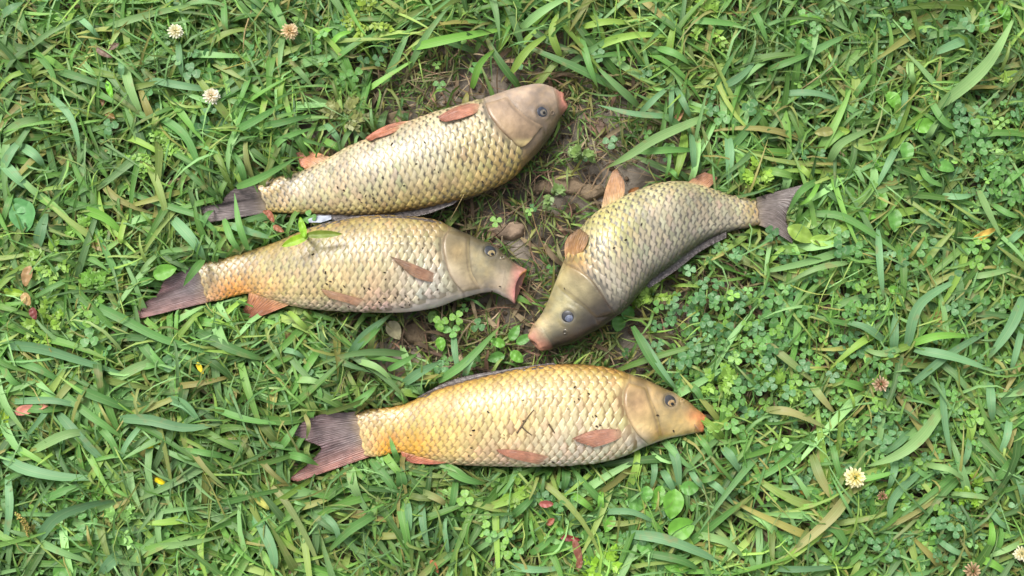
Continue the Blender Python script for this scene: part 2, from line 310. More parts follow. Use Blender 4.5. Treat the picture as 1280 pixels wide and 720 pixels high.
def build_fish(F):
    d = F.d; key = d['key']; lo = F.P(np.array([.5]), np.array([1.5]))[0]
    ctr = F.at(F.C, np.array([.5]))[0]
    t = thing('carp', d['label'], 'fish', (ctr[0], ctr[1], 0), 'carp laid out on the grass'); O = np.array([ctr[0], ctr[1], 0])
    M_sc = mat('scale_material', .34, .55, 28, .12, coat=.3, kind='scale', p=d['p'])
    M_fin = mat('fin_material', .5, .4, 90, .2, kind='fin', coat=.2, p=dict(dark=(.5, .46, .46)))
    vlim = (lambda u_: 1.04-np.clip(u_-.45, 0, 1)*{'b': .85, 'd': .45}.get(key, 0))
    # ---- body
    nu, nv = 230, 88; us = np.linspace(0, 1, nu); vs = np.linspace(0, 2, nv, endpoint=False)
    U, V = np.meshgrid(us, vs, indexing='ij'); u = U.ravel(); v = V.ravel()
    P = F.P(u, v); ur = np.interp(np.clip(v, 0, 1), *F.rear); behind = np.clip((ur-u)/.02, 0, 1)
    Nn = F.N(u, v); hd = 1-behind
    # skin relief on the head: cheek folds, brow and a hollow before the eye
    x, y = toPx(P); ex, ey, er, _ = d['eye']; rr = np.hypot(x-ex, y-ey)
    rel = .0012*np.exp(-((rr-er*1.25)/(er*.35))**2)-.0014*np.exp(-(rr/(er*.8))**2)
    rel -= .0005*np.exp(-((u-np.interp(np.clip(v, 0, 1), *F.front))/.006)**2)*np.clip((.8-v)/.2, 0, 1)*np.clip((v-.1)/.1, 0, 1)
    rel = rel*(v < 1.02)*hd
    P = P+Nn*(rel-.0006*behind)[:, None]
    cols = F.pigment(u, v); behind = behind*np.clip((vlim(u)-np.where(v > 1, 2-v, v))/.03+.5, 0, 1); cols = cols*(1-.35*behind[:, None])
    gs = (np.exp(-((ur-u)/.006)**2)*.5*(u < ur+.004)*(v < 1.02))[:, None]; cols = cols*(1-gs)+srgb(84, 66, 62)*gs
    bl = np.array([mnoise.noise(Vector((a*60, b*60, 3))) for a, b in zip(P[:, 0], P[:, 1])]); bl2 = np.array([mnoise.noise(Vector((a*170, b*170, 8))) for a, b in zip(P[:, 0], P[:, 1])]); cols = cols*(1-.04*hd)[:, None]*(1+(.40*bl+.22*bl2)*hd)[:, None]*(1+np.stack([0*bl, -.05*bl2, -.16*bl2], -1)*hd[:, None])
    dk = np.exp(-((rr-er*1.02)/(er*.25))**2)*.45*(v < 1); cols = cols*(1-dk[:, None])+srgb(90, 88, 88)*dk[:, None]
    f = grid_faces(nu, nv, True); n0 = len(P)
    caps = np.array([F.P(np.array([0.]), np.array([a]))[0] for a in (0., .5, 1., 1.5)]).mean(0)
    capt = F.at(F.C, np.array([1.]))[0]
    P = np.vstack([P, caps, capt]); cols = np.vstack([cols, cols[:nv].mean(0), cols[-5:].mean(0)])
    faces = [tuple(q) for q in f.tolist()]+[(n0, (j+1) % nv, j) for j in range(nv)]
    body = obj('body', mesh('carp_body_'+key, P-O, faces, M_skin, cols), t)
    # ---- scales: staggered rows, each its own curved plate rooted under the one before it
    rp0 = d['rpx']; pitch = d['pitch']; rows = []
    for k in range(-14, 15):
        pos = (.5 if k % 2 else 0)*pitch+2
        while pos < F.Lpx:
            u0 = pos/F.Lpx; A = math.pi*math.sqrt(((F.at(F.Wpx, u0)/2)**2+(F.at(F.h, u0)/S)**2)/2)
            rp = rp0*np.interp(u0, [0, .12, .5, .8], [.62, .72, 1, 1.02]); v0 = .5+k*rp/A
            if -.05 < v0 < vlim(u0) and u0 < np.interp(v0, *F.rear)-.006: rows.append((u0, v0, rp/A, pitch*np.interp(u0, [0, .1, .4], [.86, .95, 1])))
            pos += pitch*np.interp(u0, [0, .1, .4], [.86, .95, 1])
    nb, na = 7, 5; b = np.linspace(0, 1, nb); a = np.linspace(-1, 1, na)
    wid = np.where(b < .5, .86+.14*np.sin(b*np.pi), (1-np.clip((b-.5)/.5, 0, 1)**2.1)**.62); wid[-1] = .12
    Bg, Ag = np.meshgrid(b, a, indexing='ij'); Ag = Ag*1.0
    rows = np.array(rows); n = len(rows); jit = NP.normal(0, 1, (n, 4))
    uu = rows[:, 0][:, None, None]+(.62*rows[:, 3][:, None, None]-1.72*rows[:, 3][:, None, None]*Bg+jit[:, 0][:, None, None]*.25)/F.Lpx
    # the free edge is rounded: outer columns end sooner
    uu = np.maximum(uu, -2.2/F.Lpx+.25*uu)+(Ag**2)*(.30*rows[:, 3][:, None, None])*(Bg**2)/F.Lpx
    vv = rows[:, 1][:, None, None]+Ag*wid[:, None][None]*1.06*rows[:, 2][:, None, None]+jit[:, 1][:, None, None]*.0012
    uf = uu.ravel(); vf = vv.ravel(); Pn = F.P(uf, vf); Nf = F.N(np.clip(uf, .004, .996), vf)
    tailpast = np.clip(-uf, 0, 1)*F.Lpx*S; e = (F.at(F.C, np.array([0.]))-F.at(F.C, np.array([.02])))[0]; e /= np.linalg.norm(e)
    Pn = Pn+tailpast[:, None]*e
    lift = (-.0006+.0013*Bg+.0005*(1-Ag**2)*np.sin(np.clip((Bg-.2)/.8, 0, 1)*np.pi)-.0004*Bg**4)[None]*(rows[:, 3]/10)[:, None, None]+jit[:, 2][:, None, None]*.00012
    tf = np.interp(rows[:, 0], [0, .04, .1], [.5, .8, 1])[:, None, None]; lift = lift*tf
    Pn = Pn+Nf*(lift.reshape(-1, 1))-O
    cs = F.pigment(np.clip(uf, 0, 1), vf).reshape(n, -1, 3)
    tint = 1+jit[:, 3]*.095; cs = cs*tint[:, None, None]; cs = cs*(1+NP.normal(0, .035, (n, 1, 3)))
    Pn = Pn.reshape(n, nb*na, 3); sf = grid_faces(nb, na); ex_ = np.maximum(np.abs(Ag)**2*.98*np.clip((Bg-.3)/.3, 0, 1), Bg**1.4)
    slv = np.stack([Ag, Bg, ex_], -1).reshape(-1, 3)
    order = np.argsort(-(rows[:, 2]*np.interp(rows[:, 0], F.u, F.Wpx)*np.sin(np.clip(rows[:, 1], 0, 1)*np.pi)))
    for i in order[:300]:
        me = mesh('carp_scale', Pn[i], sf, M_sc, cs[i], slv); obj('scale', me, body)
    rest = order[300:]
    if len(rest):
        VV = Pn[rest].reshape(-1, 3); FF = (sf[None]+(np.arange(len(rest))*nb*na)[:, None, None]).reshape(-1, 4)
        obj('small_scales', mesh('carp_small_scales', VV, FF, M_sc, cs[rest].reshape(-1, 3), np.tile(slv, (len(rest), 1))), body, kind='stuff')
    # ---- gill cover: a plate over the cheek with a free rear rim
    ng, mg = 34, 22; rc = np.array(d['rear'], float); fc = np.array(d['front'], float)
    Rr = spline(rc, ng); Fr = spline(fc, ng); g = np.linspace(0, 1, mg)
    U, V = [], []
    for i in range(ng):
        a0 = F.uv(*Rr[i]); a1 = F.uv(*Fr[i]); U.append(a0[0]*(1-g)+a1[0]*g); V.append(a0[1]*(1-g)+a1[1]*g)
    U = np.array(U); V = np.array(V)
    ks = np.hanning(7); ks /= ks.sum()
    for j in range(mg): U[:, j] = np.convolve(np.pad(U[:, j], 3, mode='edge'), ks, 'valid'); V[:, j] = np.convolve(np.pad(V[:, j], 3, mode='edge'), ks, 'valid')
    Pg = F.P(U.ravel(), V.ravel()); Ng = F.N(U.ravel(), V.ravel())
    si = np.linspace(0, 1, ng)[:, None]*np.ones(mg); endf = np.clip(np.minimum(si, 1-si)/.12, 0, 1)**.6
    prof = np.interp(g, [0, .04, .12, .5, .85, 1], [.5, 1.1, 1.2, .9, .55, -.1])[None]*.0023*endf
    Pg = Pg+Ng*prof.reshape(-1, 1); gc = F.pigment(np.clip(U.ravel()+.012, 0, 1), V.ravel())
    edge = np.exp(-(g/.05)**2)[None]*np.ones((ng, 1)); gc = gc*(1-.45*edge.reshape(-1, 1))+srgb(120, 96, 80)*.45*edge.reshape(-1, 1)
    gc = gc*.97*(1+np.array([.28*mnoise.noise(Vector((a*70, b*70, 9)))+.18*mnoise.noise(Vector((a*170, b*170, 8))) for a, b in Pg[:, :2]]))[:, None]*np.array([1.04, .99, .93])
    Gf = grid_faces(ng, mg); rim = Pg.reshape(ng, mg, 3)[:, 0]; low = rim-Ng.reshape(ng, mg, 3)[:, 0]*.003
    nG = len(Pg); Vg = np.vstack([Pg, low]); cg = np.vstack([gc, pcol(ng, srgb(90, 66, 56))])
    ef = np.array([[i*mg, (i+1)*mg, nG+i+1, nG+i] for i in range(ng-1)])
    obj('gill_cover', mesh('carp_gill_cover_'+key, Vg-O, np.vstack([Gf, ef]), M_skin, cg), t)
    # ---- eye
    ex, ey, er, off = d['eye']; u0, v0 = F.uv(ex, ey); pe = F.P(np.array([u0]), np.array([v0]))[0]; ne = F.N(np.array([u0]), np.array([v0]))[0]
    nev = Vector(ne).lerp(Vector((0, 0, 1)), .35).normalized(); tx = nev.orthogonal().normalized()
    tx = (Vector((1, 0, 0))-nev*nev.x).normalized(); ty = nev.cross(tx)
    def dome(nm, cx, cy, r, hgt, base, col, par, col2=None):
        rs = np.linspace(1, 0, 9)[:-1]; VV = []; CC = []
        for q in rs:
            for k in range(28):
                an = k/28*2*math.pi; p = Vector(pe)+tx*(cx+math.cos(an)*q*r)+ty*(cy+math.sin(an)*q*r*.92)+nev*(base+hgt*(math.sqrt(max(0, 1-(q*.98)**2)) if nm == 'eye' else (1-q**4)))
                VV.append(p); CC.append(np.asarray(col)*q+np.asarray(col2 if col2 is not None else col)*(1-q))
        VV.append(Vector(pe)+tx*cx+ty*cy+nev*(base+hgt)); CC.append(col2 if col2 is not None else col); VV = np.array([list(p) for p in VV]); f = grid_faces(8, 28, True)
        fs = [tuple(q) for q in f.tolist()]+[(7*28+k, 7*28+(k+1) % 28, 8*28) for k in range(28)]
        return obj(nm, mesh('carp_'+nm, VV-O, fs, M_eye, np.array(CC)), par)
    rm = er*S; ox, oy = off[0]*S, -off[1]*S
    eo = dome('eye', 0, 0, rm*.98, rm*.24, -.0003, srgb(*d['eyecol'][0]), t, srgb(*d['eyecol'][0])*.8)
    hz = lambda cx, cy, base=-.0003: base+rm*.24*math.sqrt(max(0, 1-(math.hypot(cx, cy)/rm)**2))
    dome('iris', ox*.8, oy*.8, rm*.6, .0005, hz(ox*.8, oy*.8)-.00025, srgb(*d['eyecol'][1]), eo)
    dome('pupil', ox*1.3, oy*1.3, rm*.31, .0004, hz(ox*1.3, oy*1.3)+.0002, srgb(*d.get('pupil', (18, 17, 20))), eo)
    # ---- nostril: raised ring with a dark hole
    nx, ny = d['nostril']; u0, v0 = F.uv(nx, ny); pn = F.P(np.array([u0]), np.array([v0]))[0]; nn = Vector(F.N(np.array([u0]), np.array([v0]))[0])
    tx = nn.orthogonal().normalized(); ty = nn.cross(tx); VV = []; CC = []; skin = F.pigment(np.array([u0]), np.array([v0]))[0]
    for q, hh, cc in ((1.0, -.0002, skin), (.75, .0009, skin*1.05), (.55, .0008, skin*.8), (.42, -.0004, srgb(24, 20, 18)), (.05, -.0006, srgb(14, 12, 12))):
        for k in range(16):
            an = k/16*2*math.pi; VV.append(list(Vector(pn)+tx*math.cos(an)*q*.0034+ty*math.sin(an)*q*.0029+nn*hh)); CC.append(cc)
    obj('nostril', mesh('carp_nostril', np.array(VV)-O, grid_faces(5, 16, True), M_skin, np.array(CC)), t)
    # ---- mouth: fleshy tube that ends in lips, with a hollow inside
    secs = [(d['D'][-1], d['V'][-1], None)]+d['mouth']; NA = 40; VV = []; CC = []
    mc = srgb(*d['mcol']); zc = float(F.zc[-1]); hh0 = float(F.h[-1]); skin = F.pigment(np.full(NA, .995), (np.arange(NA)/NA*2))
    rings = []
    for i, (tp, bt, kk) in enumerate(secs):
        T = Wp(tp[0], tp[1], zc); B = Wp(bt[0], bt[1], zc); c = (T+B)/2; h = (T-B)/2; hz_ = hh0 if kk is None else np.linalg.norm(h)*(hh0/np.linalg.norm(Wp(*secs[0][0], zc)-Wp(*secs[0][1], zc))*2)*(1+.04*i)
        rings.append([c, h, hz_])
    ax = rings[-1][0]-rings[-2][0]; ax /= np.linalg.norm(ax); tipc, tiph, tipz = rings[-1]
    seq = [(c, h*(.999 if i == 0 else 1), z*(.999 if i == 0 else 1), i/(len(rings)-1)) for i, (c, h, z) in enumerate(rings)]
    # lip roll and inside
    opn = .80 if key == 'b' else .5
    if key != 'b': seq += [(tipc+ax*.0014, tiph*.93, tipz*.93, 1.15), (tipc+ax*.0030, tiph*.76, tipz*.76, 1.2), (tipc+ax*.0036, tiph*.52, tipz*.52, 1.22), (tipc+ax*.0024, tiph*.34, tipz*.34, 1.3), (tipc-ax*.004, tiph*.26, tipz*.26, 2), (tipc-ax*.010, tiph*.1, tipz*.1, 3)]
    else: seq += [(tipc+ax*.0016, tiph*.97, tipz*.97, 1.15), (tipc+ax*.0018, tiph*.88, tipz*.88, 1.2), (tipc+ax*.0004, tiph*opn, tipz*opn, 1.3),
            (tipc-ax*.006, tiph*opn*.8, tipz*opn*.8, 2), (tipc-ax*.012, tiph*opn*.35, tipz*opn*.35, 3)]
    for c, h, z, q in seq:
        for k in range(NA):
            an = k/NA*2*math.pi; wv = 1+min(1, q)**2*(.06*math.sin(an*4+q*2+len(key))+.03*math.sin(an*11+q*5))+.05*math.cos(2*an)*(q > 1)
            pull = -(.0055 if key == 'b' else .0022)*max(0, math.sin(an))**2*min(1, q)**3*(1 if q < 1.6 else .5)
            ca_, sa_ = math.cos(an), math.sin(an); e_ = 1-min(1, q); ca_ = math.copysign(abs(ca_)**(1-.04*e_), ca_); sa_ = math.copysign(abs(sa_)**(1-.1*e_), sa_)*(1-.2*e_*(sa_ < 0))
            VV.append(c+h*ca_*wv+ax*pull+np.array([0, 0, z*sa_*wv*(1-.25*min(1, q)**2*(math.sin(an) > 0))]))
            base = skin[k]; pw = VV[-1]; base = base*.96*(1+.40*mnoise.noise(Vector((pw[0]*60, pw[1]*60, 3)))+.22*mnoise.noise(Vector((pw[0]*170, pw[1]*170, 8))))
            if q <= 1: q0_ = .4 if key == 'b' else (0 if key == 'd' else .15); q2 = min(1, max(0, q-q0_)/(1-q0_))**.9*(.85+.15*math.sin(an*6+1)); cc = base*(1-q2)+mc*q2
            elif q < 1.25 and key == 'b': cc = srgb(214, 150, 96) if math.cos(an) > .45 else srgb(222, 150, 146)
            elif q < 1.25: cc = mc*(1.0 if key != 'b' else .95)+np.array([.03, .01, 0])
            elif q < 1.5: cc = mc*.8
            elif q < 2.5: cc = srgb(120, 52, 48)
            else: cc = srgb(50, 24, 22)
            CC.append(cc)
    obj('mouth', mesh('carp_mouth_'+key, np.array(VV)-O, grid_faces(len(seq), NA, True), M_lip, np.array(CC)), t)
    # ---- barbels at the mouth corner
    def barbel(p0, p1, p2):
        pts = spline([Wp(*p0), Wp(*p1), Wp(*p2)], 12); VV = []
        for i, p in enumerate(pts):
            r = .0011*(1-i/13); 
            for k in range(6):
                an = k/6*2*math.pi; VV.append(p+np.array([0, r*math.cos(an), r*math.sin(an)]))
        obj('barbel', mesh('carp_barbel', np.array(VV)-O, grid_faces(12, 6, True), M_lip, pcol(72, srgb(196, 150, 118))), t)
    tip = d['mouth'][-1]; bx, by = tip[1]
    if key == 'b': barbel((649, 358, zc+.004), (655, 362, zc-.002), (662, 370, zc-.012))
    if key == 'd': barbel((868, 531, zc+.012), (873, 537, zc+.010), (873, 543, zc+.004))
    if key == 'c': barbel((668, 406, zc+.012), (664, 404, zc+.010), (660, 405, zc+.004))
    # ---- fins: ribbed membranes
    def fin(nm, q, tail=False):
        nr, ns = (16, 110) if tail else (12, 64)
        B = spline(q['base'], ns); Oo = spline(q['outer'], ns); Mi = spline(q['mid'], ns) if 'mid' in q else (B+Oo)/2
        r = np.linspace(0, 1, nr)[:, None, None]
        if nm == 'pectoral_fin' and key != 'c': B = B.mean(0)+(B-B.mean(0))*.6
        X = (B*(1-r)*(1-2*r)+4*Mi*r*(1-r)+Oo*r*(2*r-1)) if 'mid' in q else B*(1-r)+Oo*r
        if not tail and nm != 'dorsal_fin' or tail:      # ragged outer edge
            dr = (Oo-B); X = X+(r**3)*(dr*NP.normal(0, .012, (ns, 1)))[None]
        px, py = X[..., 0], X[..., 1]; Z = np.zeros(px.shape)
        ze = float(F.zc[0]) if tail else None
        for i in range(nr):
            for j in range(ns):
                if tail: Z[i, j] = ze*(1-r[i, 0, 0])+.028*r[i, 0, 0]+.0025*math.sin(j/ns*5+1)*r[i, 0, 0]
                else:
                    k = np.argmin((F.lx-px[i, j])**2+(F.ly-py[i, j])**2); dd = math.hypot(F.lx[k]-px[i, j], F.ly[k]-py[i, j])
                    z = F.lz[k]
                    Z[i, j] = z-min(.012, max(0, dd-1.5)*S*.55)
                    if q.get('low'): Z[i, j] = z-.002-min(.02, dd*S*.5)
        if not tail:
            for _ in range(3): Z[1:-1] = (Z[:-2]+Z[1:-1]+Z[2:])/3; Z[:, 1:-1] = (Z[:, :-2]+Z[:, 1:-1]+Z[:, 2:])/3
            rr_ = r[:, :, 0]; Z = Z-.0012+.0034*np.minimum(1, rr_*4)+.0030*rr_
        s_ = np.linspace(0, 1, ns)[None]*np.ones((nr, 1)); rays = 30 if tail else (18 if nm == 'dorsal_fin' else 13)
        ph = s_*rays*2*math.pi+(1.6*np.sin(s_*17)+.8*np.sin(s_*41) if tail else .8*np.sin(s_*19))
        amp = (.00028 if tail else .0002)*np.interp(r[:, :, 0], [0, .2, 1], [.6, 1, .5]); Z = Z+amp*np.cos(ph)
        Pt = Wp(px, py, Z).reshape(-1, 3); c0 = srgb(*q['c0']); c1 = srgb(*q['c1']); rr_ = (r[:, :, 0]*np.ones((1, ns))).ravel()[:, None]
        c = c0*(1-rr_)+c1*rr_
        if not tail and nm != 'dorsal_fin':
            kb = [int(np.argmin((F.lx-a_)**2+(F.ly-b_)**2)) for a_, b_ in B[::8]]; sk = F.pigment(F.lu[kb], F.lv[kb]).mean(0); e = np.clip(1-rr_/.3, 0, 1)*.75; c = c*(1-e)+sk*e
            c = (c*.8+np.array([.62, .50, .42])*.2)*np.array([1.14, 1.04, .90])
        else: c = c*.85+np.array([.50, .46, .44])*.18
        if tail:
            kb = [int(np.argmin((F.lx-a_)**2+(F.ly-b_)**2)) for a_, b_ in B[::8]]; sk = F.pigment(F.lu[kb], F.lv[kb]).mean(0)*.8; e = np.clip(1-rr_/.22, 0, 1)*.6; c = c*(1-e)+sk*e
            red = {'a': 0, 'b': .5, 'c': 0, 'd': 1.0}[key]; sv = s_.ravel()
            e = (np.clip((sv-.62)/.3, 0, 1)*red)[:, None]*.75; c = c*(1-e)+srgb(190, 122, 104)*e
            e = np.clip((.3-sv)/.3, 0, 1)[:, None]*.15; c = c*(1-e)+srgb(70, 62, 66)*e
        c = c*(1+.09*np.array([mnoise.noise(Vector((a*120, b*120, 2))) for a, b in Pt[:, :2]]))[:, None]
        top = Pt; bot = Pt-np.array([0, 0, .0007]); f = grid_faces(nr, ns); n = len(Pt)
        ring = [j for j in range(ns)]+[i*ns+ns-1 for i in range(1, nr)]+[(nr-1)*ns+j for j in range(ns-2, -1, -1)]+[i*ns for i in range(nr-2, 0, -1)]
        rf = np.array([[a_, b_, b_+n, a_+n] for a_, b_ in zip(ring, ring[1:]+ring[:1])])
        sl = np.stack([ph.ravel(), rr_[:, 0], rr_[:, 0]], -1)
        obj(nm, mesh('carp_'+nm+'_'+key, np.vstack([top, bot])-O, np.vstack([f, f[:, ::-1]+n, rf]), M_fin, np.vstack([c, c]), np.vstack([sl, sl])), t)
    for q in d['fins']: fin(q['n'], q)
    fin('tail_fin', d['tail'], True)
    return t
for F in fish_list: build_fish(F)

# footprint of the fish: what grows there is pressed flat
def inpoly(px, py, poly):
    poly = np.asarray(poly, float); ins = np.zeros(px.shape, bool); j = len(poly)-1
    for i in range(len(poly)):
        xi, yi = poly[i]; xj, yj = poly[j]
        ins ^= ((yi > py) != (yj > py)) & (px < (xj-xi)*(py-yi)/(yj-yi+1e-9)+xi); j = i
    return ins
gx, gy = np.meshgrid(np.arange(0, 1281, 3), np.arange(0, 721, 3), indexing='ij'); bodymask = np.zeros(gx.shape); finmask = np.zeros(gx.shape)
for F in fish_list:
    d = F.d; bodymask[inpoly(gx, gy, d['D']+[d['mouth'][-1][0], d['mouth'][-1][1]]+d['V'][::-1])] = 1
    for q in [d['tail']]+d['fins']: finmask[inpoly(gx, gy, q['base']+q['outer'][::-1])] = 1
def blur(m, k):
    for _ in range(k):
        m = (np.roll(m, 1, 0)+np.roll(m, -1, 0)+m+np.roll(m, 1, 1)+np.roll(m, -1, 1))/5
    return m
bodysoft = blur(bodymask, 3); finsoft = blur(finmask, 2)
def samp(m, px, py):
    i = np.round(px/3).astype(int); j = np.round(py/3).astype(int); ok = (i >= 0) & (j >= 0) & (i < m.shape[0]) & (j < m.shape[1])
    return np.where(ok, m[np.clip(i, 0, m.shape[0]-1), np.clip(j, 0, m.shape[1]-1)], 0)
def press(P):
    """lowers points that lie under a fish or a fin"""
    px, py = toPx(P); b = samp(bodysoft, px, py); f = samp(finsoft, px, py)
    k = np.minimum(np.interp(b, [0, .25, .6], [1, .7, .12]), np.interp(f, [0, .15, .5], [1, .6, .2])); P = P.copy(); P[..., 2] *= k
    return P

# ------------------------------------------------------------------ ground: one sheet, fine where the picture is, out to the horizon
def gauss(px, py, blobs):
    o = np.zeros(np.shape(px))
    for x, y, rx, ry, a in blobs: o = np.maximum(o, a*np.exp(-(((px-x)/rx)**2+((py-y)/ry)**2)**1.3))
    return o
BARE = [(715,205,110,85,1), (625,290,85,70,1), (600,240,70,50,1), (690,330,40,90,1), (760,420,75,55,.85), (500,415,60,38,.95), (600,420,95,50,.95), (660,455,120,24,.8), (840,400,70,60,.75),(905,360,50,40,.5),(930,480,60,50,.4),(820,445,50,26,.8), (815,180,70,40,.9),
        (545,110,95,60,.75), (700,130,80,60,.9), (640,55,110,40,.45), (960,330,60,34,.45), (900,490,40,30,.3), (430,180,60,40,.5), (1010,420,60,40,.4), (960,640,60,60,.35), (420,690,80,50,.3), (430,275,60,14,.7)]
CLOV = [(930,440,110,85,1), (1060,330,90,90,.6), (1180,330,110,70,.8), (1230,190,70,90,1), (1130,60,140,60,.5), (1120,600,150,110,.85), (1230,520,80,80,.7), (600,640,70,50,.6), (560,430,50,50,.4), (800,640,100,50,.45), (680,610,60,30,.6),
        (70,640,80,60,.5), (270,40,110,50,.4), (400,40,80,50,.6), (100,400,60,40,.5), (990,520,80,70,.8), (1000,160,60,60,.5), (1220,690,120,50,.7), (700,690,90,40,.4), (880,330,60,30,.6), (160,150,60,40,.3), (460,90,60,30,.4)]
FINE = [(110,320,80,60,1), (200,190,80,70,.7), (110,410,90,40,.8), (230,270,80,60,.4), (860,30,110,50,.6), (450,50,120,50,.6), (940,260,60,30,.7), (900,430,110,100,.6), (980,460,90,90,.6), (720,690,80,40,.5), (820,350,60,50,.5), (1040,60,90,60,.6), (640,640,120,60,.3)]
SOILP = [(700,237,50,26,1),(748,242,32,22,1),(637,290,26,17,1),(790,222,40,20,1),(650,170,1,1,0),(520,415,34,18,.9),(800,415,26,16,.9),(745,160,30,14,.8),(615,292,12,12,1),(690,345,24,30,.6),(497,148,34,16,.8)]
def h_ground(x, y):
    return .0035*np.sin(x*23+1)*np.cos(y*19)+.002*np.sin(x*61+y*37)
fx = np.linspace(-1.15, 1.15, 400); fy = np.linspace(-.95, .95, 330)
far = np.array([1.25, 1.5, 2, 3, 5, 9, 16, 30, 60])
X = np.r_[-far[::-1], fx, far]; Y = np.r_[-far[::-1], fy, far]; GX, GY = np.meshgrid(X, Y, indexing='ij')
zz = h_ground(GX, GY); flat = (np.abs(GX) > 1.2) | (np.abs(GY) > 1)
nz = np.array([mnoise.noise(Vector((a*38, b*38, 0)))*.0035+abs(mnoise.noise(Vector((a*110, b*110, 4))))*.0028 for a, b in zip(GX.ravel(), GY.ravel())]).reshape(GX.shape)
zz = np.where(flat, 0, zz+nz)-.004
GP = np.stack([GX, GY, zz], -1).reshape(-1, 3); gpx, gpy = toPx(GP)
GP[:, 2] -= .004*np.clip(samp(bodysoft, gpx, gpy)*1.0, 0, 1)
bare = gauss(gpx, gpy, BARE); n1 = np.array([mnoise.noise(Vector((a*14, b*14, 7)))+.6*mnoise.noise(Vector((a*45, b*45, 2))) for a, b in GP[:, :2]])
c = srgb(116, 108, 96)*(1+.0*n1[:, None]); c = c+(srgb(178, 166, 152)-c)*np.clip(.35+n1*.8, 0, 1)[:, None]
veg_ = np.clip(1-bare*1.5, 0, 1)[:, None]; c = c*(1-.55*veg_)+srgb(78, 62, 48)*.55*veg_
farm = (flat.ravel() | False)[:, None]; c = np.where(farm, srgb(70, 96, 50), c)
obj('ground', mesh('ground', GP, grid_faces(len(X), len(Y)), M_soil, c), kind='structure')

# ------------------------------------------------------------------ grass
G_LIN = lambda r, g, b: srgb(r, g, b)
GREENS = np.array([G_LIN(116,154,80), G_LIN(102,140,72), G_LIN(134,168,92), G_LIN(94,130,72), G_LIN(146,170,84), G_LIN(118,154,102), G_LIN(154,166,98), G_LIN(138,170,118), G_LIN(150,182,126)])
def strip(C, T, Wd, roll, fold, cols, tip=None):
    """C (n,k,3) centre lines, Wd (n,k) half widths -> vertices (n,k,3,3 points)"""
    d = np.gradient(C, axis=1); d /= np.linalg.norm(d, axis=2, keepdims=True)+1e-9
    side = np.stack([-d[..., 1], d[..., 0], np.zeros(d.shape[:2])], -1); side /= np.linalg.norm(side, axis=2, keepdims=True)+1e-9
    nrm = np.cross(d, side); nrm *= np.sign(nrm[..., 2:3]+1e-9)
    cr = np.cos(roll)[..., None]; sr = np.sin(roll)[..., None]; sv = side*cr+nrm*sr; nv = nrm*cr-side*sr
    w_ = Wd[..., None]
    V = np.stack([C-sv*w_+nv*w_*fold, C, C+sv*w_+nv*w_*fold], 2)
    n, k = C.shape[:2]; base = grid_faces(k, 3); F = (base[None]+(np.arange(n)*k*3)[:, None, None]).reshape(-1, 4)
    sl = np.zeros((n, k, 3, 3)); sl[..., 0, 0] = -1; sl[..., 2, 0] = 1; sl[..., 1] = np.linspace(0, 1, k)[None, :, None]
    cc = np.repeat(cols[:, :, None, :], 3, 2)
    return V.reshape(-1, 3), F, cc.reshape(-1, 3), sl.reshape(-1, 3)
def widthprof(k): 
    t = np.linspace(0, 1, k); return np.interp(t, [0, .1, .32, .7, .9, 1], [.4, .8, 1, .6, .24, .02])
def grow(n, px, py, L, Wd, H, z0, az=None, k=7, colmix=GREENS, fold=.3, rollamp=.5, bend=.8, brown=.08, cull=True):
    root = Wp(px, py, 0.0); az = NP.uniform(0, 2*np.pi, n) if az is None else az; t = np.linspace(0, 1, k)[None]
    bd = NP.normal(0, bend, n)[:, None]; ang = az[:, None]+bd*(t-.3); st = (L/(k-1))[:, None]
    dx = np.cos(ang)*st; dy = np.sin(ang)*st; x = root[:, :1]+np.cumsum(dx, 1)-dx[:, :1]; y = root[:, 1:2]+np.cumsum(dy, 1)-dy[:, :1]
    pk = NP.uniform(.5, 1.0, n)[:, None]; z = z0[:, None]+H[:, None]*np.sin(np.pi*np.minimum(t*pk, 1)**.8)
    C = np.stack([x, y, z], -1); C = press(C)
    if not cull:
        mx, my = toPx(C[:, k//2]); ok = gauss(mx, my, SOILP) < NP.uniform(.2, 1, n); C = C[ok]; n = len(C); Wd = Wd[ok]
    if cull:
        mx, my = toPx(C[:, k//2]); ex, ey = toPx(C[:, -1]); bb = np.maximum(gauss(mx, my, BARE), gauss(ex, ey, BARE)*.9); ok = bb < NP.uniform(.12, .62, n)
        C = C[ok]; n = len(C); Wd = Wd[ok]
    roll = NP.normal(0, rollamp, n)[:, None]+NP.normal(0, .35, n)[:, None]*t
    ci = NP.integers(0, len(colmix), n); c0 = colmix[ci]*NP.uniform(.50, 1.3, (n, 1)); tipc = G_LIN(168, 158, 92)
    e = (np.clip((t-.72)/.28, 0, 1)*(NP.uniform(0, 1, n)[:, None] < .3)*.6+.25*np.clip(.12-t, 0, 1)/.12)[..., None]
    br = (NP.uniform(0, 1, n) < brown)[:, None, None]*NP.uniform(.3, .9, n)[:, None, None]
    cols = c0[:, None]*(1-e)+tipc*e; cols = cols*(1-br)+G_LIN(172, 148, 96)*br
    return strip(C, t, Wd[:, None]*widthprof(k)[None], roll*np.ones((1, k)), fold, cols)
def sample(n, dens, x0=-700, x1=1980, y0=-560, y1=1280):
    xs = []; ys = []; tot = 0
    while tot < n:
        x = NP.uniform(x0, x1, 40000); y = NP.uniform(y0, y1, 40000); k = NP.uniform(0, 1, 40000) < dens(x, y); xs.append(x[k]); ys.append(y[k]); tot += k.sum()
        if k.sum() == 0: break
    return np.concatenate(xs)[:n], np.concatenate(ys)[:n]
inside = lambda x, y: ((x > -60) & (x < 1340) & (y > -60) & (y < 780))
